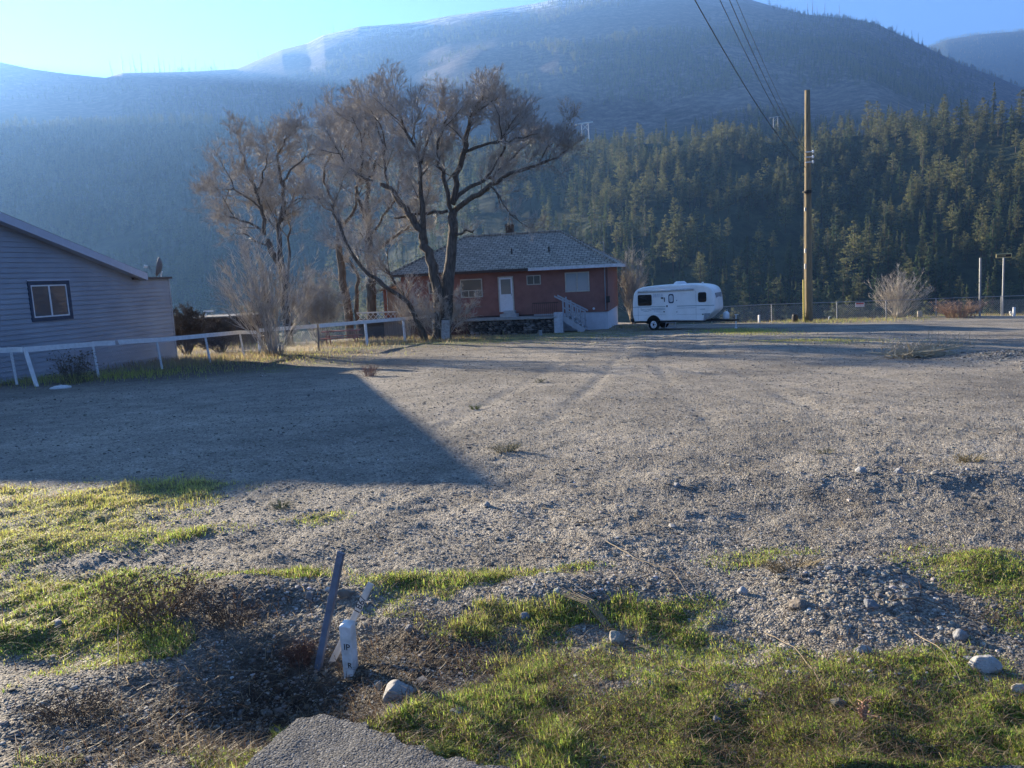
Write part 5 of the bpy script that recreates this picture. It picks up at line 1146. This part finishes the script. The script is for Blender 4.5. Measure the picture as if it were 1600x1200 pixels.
# ------------------------------------------------------------------ travel trailer
def trailer():
    import bmesh
    a = GZ(1030, 514.5); yaw = -R(28); t = thing('travel_trailer', 'white rounded fibreglass travel trailer parked right of the red house', 'trailer', a, yaw); t.scale = (.785, .86, .92)
    # local x forward (right), y away from viewer, z up; wheel at x=0 ; length -1.35 .. 3.85
    shell = mat('trailer_gelcoat', (.74, .74, .72), .32, col2=(.86, .86, .85), scale=1.6, detail=8, spec=.5); blk = glass_mat('trailer_window', (.012, .013, .016)); rub = mat('tyre_rubber', (.018, .018, .018), .85); ln = mat('stripe_teal', (.16, .24, .27), .5); gr = mat('panel_grey', (.28, .29, .30), .6)
    X0, X1, W_ = -1.42, 3.95, 1.05
    prof = [(X0+.10, .52), (X0, .95), (X0+.02, 1.55), (X0+.12, 2.05), (X0+.38, 2.30), (X0+1.0, 2.42), (1.2, 2.48), (2.6, 2.46), (3.3, 2.38), (3.68, 2.22), (3.86, 1.9), (3.94, 1.35), (3.92, 1.05), (3.62, .80), (3.2, .50)]
    # smooth loop and cross section with rounded edges
    n = len(prof); ys = [(-W_, .0), (-W_+.0, .03), (-W_+.10, -.0)]
    pts = [Vector((x, z)) for x, z in prof]; cen = Vector((1.25, 1.45)); V = []; sec = [(-1.0, .90), (-.985, .955), (-.94, .985), (-.86, 1.0), (0, 1.008), (.86, 1.0), (.94, .985), (.985, .955), (1.0, .90)]
    mb = MB(); dense = []
    for i in range(n-1):
        p0, p1, p2, p3 = pts[max(0, i-1)], pts[i], pts[i+1], pts[min(n-1, i+2)]
        for u in (0, .25, .5, .75): dense.append(.5*((2*p1)+(-p0+p2)*u+(2*p0-5*p1+4*p2-p3)*u*u+(-p0+3*p1-3*p2+p3)*u**3))
    dense.append(pts[-1]); dense += [pts[-1].lerp(pts[0], u) for u in (.2, .4, .6, .8)]; k = len(dense)
    rings = []
    for yy, s in sec:
        ring = []
        for p in dense:
            q = cen+(p-cen)*1.0; dv = (p-cen); L_ = dv.length; q = p-dv/L_*(1-s)*1.15; 
            if p.y < .9 and abs(s) < .97: q.y = max(q.y, p.y+.02)
            ring.append((q.x, yy*W_, q.y))
        rings.append(ring)
    vs = [v for r in rings for v in r]; fs = []
    for i in range(len(sec)-1):
        for j in range(k): fs.append((i*k+j, i*k+(j+1) % k, (i+1)*k+(j+1) % k, (i+1)*k+j))
    fs.append(tuple(range(k))); fs.append(tuple(range((len(sec)-1)*k, len(sec)*k))[::-1]); mb.add(vs, fs); b = mb.build('body', shell, t, smooth=True)
    es = b.modifiers.new('n', 'EDGE_SPLIT'); es.split_angle = R(35)
    y = -W_-.004
    def rr(x0, x1, z0, z1, r, y0, y1, m, name, par=t, bev=0):
        o = MB(); pl = []
        for cx, cz, a0 in ((x1-r, z1-r, 0), (x0+r, z1-r, 90), (x0+r, z0+r, 180), (x1-r, z0+r, 270)):
            for q in range(4): an = R(a0+q*30); pl.append((cx+r*math.cos(an), y1, cz+r*math.sin(an)))
        o.prism(pl, (0, y0-y1, 0)); return o.build(name, m, par)
    w1 = rr(-1.02, -.10, 1.38, 1.98, .09, y-.02, y, blk, 'window'); rr(2.88, 3.40, 1.50, 2.02, .10, y-.02, y, blk, 'window')
    # door with its own window, louvres, hatches
    d = rr(.82, 1.52, .58, 2.10, .06, y-.012, y, shell, 'door'); rr(1.00, 1.34, 1.48, 1.98, .10, y-.022, y-.0125, mat('door_window_rim', (.05, .07, .11)), 'window', d); rr(1.055, 1.285, 1.55, 1.91, .08, y-.028, y-.0225, mat('door_blind', (.55, .58, .6)), 'pane', d)
    for z in (1.60, .98): m = MB(); m.box((1.50, y-.03, z), (1.56, y, z+.05)); m.build('hinge', GALV, d)
    m = MB(); m.box((.86, y-.035, 1.28), (.94, y-.012, 1.38)); m.build('handle', DARK, d)
    m = MB(); [m.box((q, y-.008, 1.82), (q+.1, y-.001, 2.02)) for q in np.arange(-.0, .55, .13)]; [m.box((.02, y-.008, z), (.48, y-.001, z+.02)) for z in np.arange(1.02, 1.2, .035)]; m.build('louvres', mat('louvre', (.62, .64, .66)), t)
    m = MB(); m.box((.52, y-.05, 1.74), (.66, y, 1.81)); m.box((.73, y-.04, 1.56), (.76, y, 1.80)); m.box((.66, y-.02, 1.0), (.74, y, 1.06)); m.build('porch_light', DARK, t)
    m = MB(); m.box((3.12, y-.02, .82), (3.22, y, .88)); m.build('marker_light', DARK, t)
    # stripes: belt line and the wave graphic
    m = MB(); m.box((X0+.05, y-.003, 1.30), (.8, y, 1.325)); m.box((1.54, y-.003, 1.30), (3.88, y, 1.33)); m.box((-.95, y-.003, 1.19), (3.5, y, 1.20)) if False else None
    for z, dz in ((1.22, .10), (1.16, .12)):
        q = [(-.85+i*.09, z-dz*math.sin(i/9*math.pi)*(1-.3*i/9)) for i in range(10)]
        for (xa, za), (xb, zb) in zip(q[:-1], q[1:]): m.prism([(xa, y-.001, za), (xb, y-.001, zb), (xb, y-.001, zb+.018), (xa, y-.001, za+.018)], (0, -.003, 0))
        m.box((-.04, y-.004, z-.01), (.78, y-.001, z+.008))
    m.box((1.56, y-.004, 1.20), (2.72, y-.001, 1.215)); m.box((3.0, y-.004, 1.11), (3.30, y-.001, 1.135)); m.build('stripe', ln, t)
    m = MB(); m.box((X0+.1, y-.003, .86), (.8, y, .87)); m.box((1.54, y-.003, .86), (3.6, y, .87)); [m.box((q, y-.003, .6), (q+.012, y, 2.1)) for q in (-1.02, 2.74)]; m.build('seam', gr, t)
    # rolled awning
    m = MB(); m.tube([(-.95, y-.06, 2.16), (2.55, y-.06, 2.20)], .055, 10); m.tube([(-.97, y-.06, 2.16), (-.95, y-.06, 2.16)], .07, 10); m.tube([(2.55, y-.06, 2.20), (2.60, y-.06, 2.20)], .07, 10); m.build('awning', mat('awning_vinyl', (.55, .57, .58)), t, smooth=True)
    # wheel arch and wheel
    m = MB(); pl = [(math.cos(R(an))*.47, y-.01, .38+math.sin(R(an))*.47) for an in range(0, 181, 15)]; pl2 = [(math.cos(R(an))*.40, y-.01, .38+math.sin(R(an))*.40) for an in range(180, -1, -15)]
    m.prism(pl+[(-.47, y-.01, .45)]+[(-.40, y-.01, .45)]+pl2+[(.40, y-.01, .45), (.47, y-.01, .45)], (0, -.02, 0)); m.build('wheel_arch', rub, t)
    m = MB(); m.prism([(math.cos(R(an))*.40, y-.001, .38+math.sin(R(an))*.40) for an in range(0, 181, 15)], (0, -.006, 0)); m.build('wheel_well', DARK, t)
    for s in (-1, 1):
        wy = s*(W_-.08); m = MB(); m.tube([(0, wy-.10, .34), (0, wy-.085, .34), (0, wy+.085, .34), (0, wy+.10, .34)], [.29, .34, .34, .29], 28); tw = m.build('tyre', rub, t, smooth=True)
        m = MB(); yy = wy-s*-.105 if s > 0 else wy-.105; m.tube([(0, yy-.01, .34), (0, yy+.02, .34)], [.20, .215], 24); rm = m.build('rim', mat('rim_white', (.62, .63, .65)), tw); m = MB(); m.tube([(0, yy-.03, .34), (0, yy-.01, .34)], [.055, .07], 12); [m.tube([(math.cos(q)*.13, yy-.014, .34+math.sin(q)*.13), (math.cos(q)*.13, yy-.009, .34+math.sin(q)*.13)], .025, 6) for q in np.arange(0, 6.2, 1.2566)]; m.build('hub', DARK, tw)
    # chassis, bumper, step, stone guard, drawbar, jack, gas bottle
    m = MB(); m.box((X0+.1, -.95, .42), (3.25, .95, .52)); m.build('chassis', DARK, t)
    m = MB(); m.box((X0-.18, -.95, .50), (X0-.06, .95, .66)); m.box((X0-.1, -.9, .45), (X0+.3, -.8, .55)); m.build('bumper', DARK, t)
    m = MB(); m.tube([(.82, -1.3, .16), (1.44, -1.3, .16), (1.46, -1.1, .45)], .018, 6); m.tube([(.82, -1.3, .16), (.84, -1.1, .45)], .018, 6); m.box((.84, -1.30, .15), (1.44, -1.08, .18)); m.tube([(.80, -1.12, .42), (1.48, -1.12, .42)], .018, 6); m.build('entry_step', GALV, t)
    m = MB(); m.prism([(3.20, y-.006, .50), (3.60, y-.006, .78), (3.62, y-.006, .90), (3.25, y-.006, .90)], (0, .004, 0)); m.build('stone_guard', gr, t)
    m = MB(); m.tube([(3.2, -.6, .47), (4.9, 0, .44)], .045, 4); m.tube([(3.2, .6, .47), (4.9, 0, .44)], .045, 4); m.tube([(4.75, 0, .44), (5.15, 0, .46)], [.05, .06], 6); m.build('drawbar', DARK, t)
    m = MB(); m.tube([(4.95, 0, .02), (4.95, 0, .72)], .03, 8); m.tube([(4.88, 0, .02), (5.02, 0, .02)], .06, 6); m.tube([(4.85, 0, .74), (5.1, 0, .74)], .015, 5); m.build('jack', TRIMW, t)
    m = MB(); cx = 4.35; m.tube([(cx, 0, .52), (cx, 0, .56), (cx, 0, .80), (cx, 0, .88), (cx, 0, .93)], [.17, .2, .2, .15, .06], 16); m.tube([(cx-.07, 0, .92), (cx-.07, 0, 1.0), (cx+.07, 0, 1.0), (cx+.07, 0, .92)], .014, 5); m.build('gas_bottle', TRIMW, t, smooth=True)
    # front window in the nose, roof vents
    m = MB(); m.box((3.8, -.75, 1.45), (3.905, .75, 1.95)); m.build('front_window', gr, t, bevel=.03)
    m = MB(); m.tube([(1.45, 0, 2.46), (1.45, 0, 2.53), (1.45, 0, 2.62)], [.42, .40, .26], 16); m.build('roof_vent', TRIMW, t, smooth=True); m = MB(); m.tube([(2.95, -.2, 2.40), (2.95, -.2, 2.54)], .06, 8); m.build('vent_pipe', TRIMW, t)
    m = MB(); m.box((3.62, y+.02, 1.0), (3.72, y+.08, 1.12)); m.build('rear_lamp', DARK, t)
trailer()

# ------------------------------------------------------------------ bare trees and bushes
BARK = mat('grey_brown_bark', (.05, .042, .036), .9, col2=(.165, .138, .112), scale=4, stretch=(3, 3, .5), bump=.06, bscale=5)
def twigmat(name, col, col2): return mat(name, col, .75, col2=col2, scale=3)
TWIG = twigmat('twig_brown', (.27, .25, .225), (.50, .46, .41)); TWIGP = twigmat('twig_pale', (.30, .265, .22), (.52, .47, .40)); TWIGD = twigmat('twig_dark', (.06, .05, .042), (.12, .095, .08))
class Brancher:
    def __init__(s, seed): s.rg = random.Random(seed); s.big = MB(); s.fine = MB(); s.count = 0
    def rnd(s, k): g = s.rg.gauss; return Vector((g(0, k), g(0, k), g(0, k)))
    def curve(s, p, d, L, r, n, up, wob, mb, sides, rend=.3):
        pts = [p.copy()]; d = d.normalized(); st = L/n
        for i in range(n): d = (d+s.rnd(wob)+Vector((0, 0, up))).normalized(); pts.append(pts[-1]+d*st)
        mb.tube(pts, np.linspace(r, r*rend, n+1), sides, cap=False); s.count += 1; return pts, d
    def spray(s, p, d, L, r, lvl, up=.06):
        """a branch with side branches; lvl 0 = last twigs"""
        rg = s.rg; n = 5 if lvl >= 2 else (4 if lvl == 1 else 2)
        pts, de = s.curve(p, d, L, r, n, up, .16 if lvl else .12, s.fine if r < .03 else s.big, 3 if r < .02 else 5)
        if lvl == 0: return
        m = {3: 9, 2: 9, 1: 6}[lvl]
        for k in range(m):
            u = rg.uniform(.18, 1)**.8*(len(pts)-1); i = min(int(u), len(pts)-2); q = pts[i].lerp(pts[i+1], u-i); t = (pts[i+1]-pts[i]).normalized()
            a = s.rnd(1); a = (a-t*a.dot(t)).normalized(); nd = (t*rg.uniform(.6, 1.1)+a*rg.uniform(.45, .9)+Vector((0, 0, .12))).normalized()
            s.spray(q, nd, L*rg.uniform(.42, .78)*(1-.35*u/len(pts)), max(r*.5, s.rmin), lvl-1, up)
    rmin = .0075
def limb(br, pl, r0, r1, Y, dens=2.6, Lb=2.0, lvl=2, start=.15, base=None, r_br=.03):
    pts = []
    for q in pl:
        px, py = 280+.4*q[0], 80+.4*q[1]; pts.append(P(px, py, Y+(q[2] if len(q) > 2 else 0)))
    pts[-1] = pts[-2].lerp(pts[-1], .6)
    if base is not None: pts[0] = base
    dense = []
    for i in range(len(pts)-1):
        p0, p1, p2, p3 = pts[max(0, i-1)], pts[i], pts[i+1], pts[min(len(pts)-1, i+2)]
        for u in (0, .33, .66): dense.append(.5*((2*p1)+(-p0+p2)*u+(2*p0-5*p1+4*p2-p3)*u*u+(-p0+3*p1-3*p2+p3)*u**3)+br.rnd(.055))
    dense.append(pts[-1]); n = len(dense)
    br.big.tube(dense, (np.linspace(1, 0, n)**.8*(r0-r1)+r1)*.78*(1+np.array([br.rg.uniform(-.06, .06) for _ in range(n)])), 9 if r0 > .1 else 6)
    L = sum((dense[i+1]-dense[i]).length for i in range(n-1)); m = int(L*dens*1.5)
    for k in range(m):
        u = start+(1-start)*br.rg.random()**.75; x = u*(n-1); i = min(int(x), n-2); q = dense[i].lerp(dense[i+1], x-i); t = (dense[i+1]-dense[i]).normalized()
        a = br.rnd(1); a = (a-t*a.dot(t)).normalized(); nd = t*br.rg.uniform(.4, 1.0)+a*.9+Vector((0, 0, .22))
        k3 = lvl == 2 and br.rg.random() < .10; br.spray(q, nd, Lb*br.rg.uniform(.55, 1.15)*(1.1-.4*u)*(1.6 if k3 else 1), r_br*(1.15-.6*u)*(1.5 if k3 else 1), 3 if k3 else lvl)
    br.spray(dense[-1], dense[-1]-dense[-2], Lb*.45, r_br*.6, lvl)
def finish(br, name, lb, cat, base, tm=TWIG, trunk=BARK, group=None, sz=1.0):
    t = thing(name, lb, cat, base, group=group); t.scale = (1, 1, sz)
    a = br.big.build('trunk', trunk, t, smooth=True); b = br.fine.build('crown', tm, t); a.location = b.location = -Vector(base); print(name, br.count)
def trees():
    # right hand twin trunk tree, nearest
    Y = 39.6; b = GZ(691, 531); br = Brancher(1)
    B0 = b-Vector((0, 0, .3)); K = dict(dens=3.8, Lb=1.4)
    limb(br, [(1030, 1130), (1045, 1000), (1050, 870), (1062, 760), (1065, 640), (1062, 560)], .42, .27, Y, dens=.5, Lb=1.3, lvl=1, base=B0+Vector((.15, 0, 0)))
    limb(br, [(1062, 570), (1085, 440), (1110, 350, -.3), (1115, 260, -.6), (1150, 180, -.6), (1190, 100, -.4), (1200, 40, 0)], .22, .03, Y, **K)
    limb(br, [(1065, 590), (1150, 530, -.6), (1215, 480, -1.2), (1290, 440, -1.6), (1390, 400, -2), (1480, 365, -2), (1535, 320, -2)], .19, .025, Y, **K)
    limb(br, [(1070, 560), (1130, 490, .8), (1200, 460, 1.6), (1260, 410, 2), (1330, 340, 2.4), (1400, 270, 2.6)], .16, .025, Y, **K)
    limb(br, [(1150, 180, -.6), (1200, 150, -1), (1270, 95, -1.3)], .07, .02, Y, dens=3.2, Lb=1.3)
    limb(br, [(1110, 350, -.3), (1180, 320, -.9), (1260, 300, -1.5), (1340, 285, -1.6), (1400, 245, -1.6)], .11, .02, Y, **K)
    limb(br, [(1215, 480, -1.2), (1250, 540, -1.6), (1290, 600, -1.8), (1340, 640, -1.8)], .07, .015, Y, dens=2.2, Lb=1.3)
    limb(br, [(1063, 600), (1040, 480, -.6), (1010, 400, -1), (1005, 330, -1), (1030, 250, -1), (1060, 140, -.8)], .15, .025, Y, **K)
    limb(br, [(1068, 700), (1110, 680, -.4), (1175, 668, -.8)], .10, .06, Y, dens=1.5, Lb=1.0)
    limb(br, [(1200, 460, 1.6), (1260, 350, 1), (1280, 260, .6), (1320, 190, .6)], .08, .02, Y, **K)
    limb(br, [(1390, 400, -2), (1430, 340, -2), (1450, 270, -2.2)], .05, .015, Y, dens=3, Lb=1.4)
    # left leaning trunk
    limb(br, [(1022, 1130), (1005, 930), (985, 820), (960, 740), (940, 680), (910, 620), (870, 560, .3), (820, 500, .5), (760, 465, .7)], .38, .13, Y, dens=.8, Lb=1.6, lvl=2, start=.5, base=B0+Vector((-.25, 0, 0)))
    limb(br, [(945, 690), (950, 600, -.3), (940, 500, -.6), (940, 400, -.8), (905, 300, -.9), (860, 200, -.8), (800, 110, -.6)], .20, .025, Y, **K)
    limb(br, [(940, 400, -.8), (965, 300, -.2), (1000, 200, 0), (1040, 90, 0)], .10, .02, Y, **K)
    limb(br, [(820, 500, .5), (795, 400, .9), (800, 300, 1), (760, 200, 1.2), (700, 130, 1.2)], .10, .02, Y, **K)
    limb(br, [(905, 300, -.9), (930, 200, -1.2), (920, 110, -1.2)], .06, .02, Y, **K)
    limb(br, [(760, 465, .7), (700, 440, .8), (640, 380, .9), (600, 310, 1), (550, 210, 1)], .10, .02, Y, **K)
    limb(br, [(1045, 592), (960, 600, .7), (880, 612, 1.0), (810, 625, 1.2)], .11, .07, Y, dens=1, Lb=1.2)
    # the low limb leaning far left
    limb(br, [(985, 1110), (900, 980, -.5), (800, 900, -.8), (730, 850, -1), (660, 745, -1.2), (600, 600, -1.2), (560, 540, -1.2), (490, 520, -1.2)], .17, .03, Y, dens=2.0, Lb=1.7, start=.2, base=B0+Vector((-.7, -.1, 0)))
    limb(br, [(960, 1090), (880, 960, .5), (830, 860, .7), (740, 740, 1), (680, 640, 1)], .12, .03, Y, dens=1.8, Lb=1.6, base=B0+Vector((-.9, .2, 0)))
    finish(br, 'bare_tree', 'large bare twin trunk tree before the red house, rightmost of the tall trees', 'tree', b, group='tall bare trees', sz=.94)
    # middle tree farther back with dark thick trunks
    Y = 47; b = P(580, 503, Y); b.z = hz(b.x, b.y); br = Brancher(2); B0 = b-Vector((0, 0, .3)); K = dict(dens=4.0, Lb=1.6)
    limb(br, [(755, 1060), (752, 960), (758, 880), (742, 760), (732, 640), (738, 560)], .40, .24, Y, dens=.5, Lb=1.6, lvl=2, base=B0)
    limb(br, [(738, 580), (735, 480, .3), (760, 420, .6), (790, 340, .8), (770, 240, 1), (830, 140, 1)], .17, .03, Y, **K)
    limb(br, [(740, 780), (800, 730, .5), (860, 690, .8), (900, 655, 1), (960, 560, 1.5), (990, 430, 1.5)], .16, .03, Y, **K)
    limb(br, [(732, 640), (690, 520, -.5), (700, 470, -.5), (650, 380, -.8), (600, 290, -1)], .15, .03, Y, **K)
    limb(br, [(700, 470, -.5), (720, 350, 0), (690, 250, 0), (640, 180, 0)], .09, .02, Y, **K)
    limb(br, [(735, 480, .3), (680, 400, .5), (660, 300, .6), (680, 220, .6)], .08, .02, Y, **K)
    limb(br, [(742, 700), (800, 620, -.6), (850, 520, -.8), (870, 400, -.8), (850, 300, -.8)], .10, .02, Y, **K)
    finish(br, 'bare_tree', 'bare tree with one dark thick straight trunk behind the white rail fence', 'tree', b, group='tall bare trees', sz=.95)
    Y = 49; b = P(545, 505, Y); b.z = hz(b.x, b.y); br = Brancher(3); B0 = b-Vector((0, 0, .3))
    limb(br, [(670, 1060), (648, 960), (640, 880), (628, 780), (620, 660), (605, 560)], .36, .2, Y, dens=.6, Lb=1.6, lvl=2, base=B0)
    limb(br, [(605, 580), (575, 500, .3), (560, 420, .6), (610, 320, .8), (620, 220, 1)], .14, .03, Y, **K)
    limb(br, [(620, 680), (680, 600, .6), (690, 500, .8), (740, 400, 1), (740, 280, 1), (720, 180, 1)], .14, .03, Y, **K)
    limb(br, [(610, 600), (540, 560, -.4), (500, 480, -.6), (480, 420, -.6)], .10, .02, Y, **K)
    limb(br, [(660, 1050), (690, 940), (700, 860), (640, 760, .5)], .2, .08, Y, dens=.8, Lb=1.5, base=B0+Vector((.6, 0, 0)))
    finish(br, 'bare_tree', 'bare tree with forked trunk just left of the dark thick trunked one', 'tree', b, group='tall bare trees', sz=.95)
    # left tree
    Y = 42; b = P(450, 520, Y); b.z = hz(b.x, b.y); br = Brancher(4); B0 = b-Vector((0, 0, .3)); K = dict(dens=4.2, Lb=1.55)
    limb(br, [(415, 1120), (412, 980), (400, 850), (360, 760), (335, 680)], .30, .17, Y, dens=.4, Lb=1.2, lvl=1, base=B0)
    limb(br, [(335, 690), (325, 600, -.3), (300, 520, -.5), (270, 440, -.6), (250, 370, -.6), (230, 300, -.6)], .14, .025, Y, **K)
    limb(br, [(300, 520, -.5), (330, 440, -.8), (340, 380, -.8), (280, 330, -.8)], .07, .02, Y, dens=2.5, Lb=1.5)
    limb(br, [(410, 900), (385, 700), (398, 600, .3), (400, 500, .4), (378, 400, .5), (400, 320, .5), (440, 250, .6)], .18, .025, Y, **K)
    limb(br, [(398, 500, .3), (430, 430, .4), (490, 380, .6), (545, 350, .6)], .09, .02, Y, dens=3, Lb=1.7)
    limb(br, [(330, 690), (260, 640, -.4), (190, 618, -.6), (125, 628, -.8)], .10, .02, Y, dens=3, Lb=1.8)
    limb(br, [(345, 740), (290, 710, .4), (230, 690, .5), (170, 700, .6)], .07, .02, Y, dens=3, Lb=1.4)
    limb(br, [(325, 600, -.3), (250, 530, -.6), (190, 505, -.8), (140, 510, -.8)], .08, .02, Y, dens=3, Lb=1.7)
    limb(br, [(398, 640), (430, 570, .4), (470, 545, .5), (530, 545, .5)], .07, .02, Y, dens=2.6, Lb=1.5)
    limb(br, [(425, 900), (430, 700, .8), (425, 600, .8)], .10, .05, Y, dens=1.5, Lb=1.4)
    finish(br, 'bare_tree', 'smaller bare tree with spreading crown, leftmost of the tall trees', 'tree', b, group='tall bare trees', sz=.95)

def bush(name, lb, px, py, wpx, hpx, nst, r, m, Y=None, spread=.5, lvl=2, seed=0, cat='bush', up=.05, nb=7, Lf=.34, rmin=.006):
    b = GZ(px, py) if Y is None else P(px, py, Y)
    if Y is not None: b.z = hz(b.x, b.y)
    d = b.y; W_ = wpx/FPX*d/2; H_ = hpx/FPX*d; br = Brancher(seed+100); br.rmin = rmin
    for i in range(nst):
        a = br.rg.uniform(0, 6.283); s = br.rg.random()**.6; tip = Vector((math.cos(a)*W_*s, math.sin(a)*W_*s*.7, H_*(1-.45*s*s)*br.rg.uniform(.75, 1.05)))
        p0 = b+Vector((math.cos(a), math.sin(a), 0))*W_*.10*s-Vector((0, 0, .1)); mid = p0+Vector((tip.x*.35, tip.y*.35, tip.z*.5)); p1 = b+tip; pts = []
        for u in np.linspace(0, 1, 8): u = float(u); pts.append(p0*(1-u)**2+mid*2*u*(1-u)+p1*u*u+br.rnd(.02*H_*.4))
        rr = r*br.rg.uniform(.6, 1.2); br.big.tube(pts, np.linspace(rr, rr*.25, 8), 5)
        for k in range(nb):
            u = br.rg.uniform(.25, 1); x = u*7; j = min(int(x), 6); q = pts[j].lerp(pts[j+1], x-j); t = (pts[j+1]-pts[j]).normalized(); av = br.rnd(1); av = (av-t*av.dot(t)).normalized()
            br.spray(q, t*1.1+av*spread+Vector((0, 0, .15)), H_*Lf*br.rg.uniform(.5, 1.1)*(1.2-.6*u), max(rmin, rr*.4), lvl, up)
    finish(br, name, lb, cat, b, tm=m, trunk=m if r < .03 else BARK)
trees()
bush('bare_bush', 'tall pale multi stem bare bush at the end of the white fence', 430, 556, 190, 200, 44, .021, TWIGP, spread=.38, seed=1, Lf=.26, rmin=.0105, lvl=1, up=.08, nb=7)
bush('bare_bush', 'low pale undergrowth shrub around the foot of the twin trunk tree', 690, 531, 130, 95, 22, .016, TWIGP, spread=.8, seed=2, Lf=.32)
bush('bare_bush', 'dense brown upright bush at the right end of the red house', 990, 512, 52, 118, 60, .022, TWIGP, Y=49.5, spread=.4, seed=3, Lf=.22, lvl=1)
bush('round_bush', 'rounded leafless bush standing alone in front of the far fence', 1403, 496, 98, 76, 64, .018, TWIGP, spread=.45, seed=4, Lf=.26, lvl=1)
bush('dark_shrub', 'dark leafless shrub between the grey house corner and the shed', 292, 540, 70, 78, 50, .02, TWIGD, Y=37, spread=.8, seed=5, Lf=.25, lvl=2, rmin=.009)
bush('dark_shrub', 'low dark shrub hedge between the grey house and the multi stem bush', 345, 538, 90, 50, 46, .02, TWIGD, Y=38, spread=.8, seed=6, Lf=.3, lvl=2, rmin=.009)
bush('brush_thicket', 'tan brush thicket behind the left white fence', 350, 520, 100, 60, 46, .012, TWIGP, Y=47, spread=.6, seed=7, Lf=.3, lvl=1)
bush('brush_thicket', 'grey brown thicket behind the picnic table', 500, 520, 120, 110, 40, .02, TWIG, Y=44, spread=.7, seed=8, Lf=.3, lvl=2)
bush('brush_thicket', 'twiggy thicket between the plank fence and the porch', 640, 520, 60, 90, 24, .016, TWIG, Y=44, spread=.7, seed=9, Lf=.3, lvl=1)
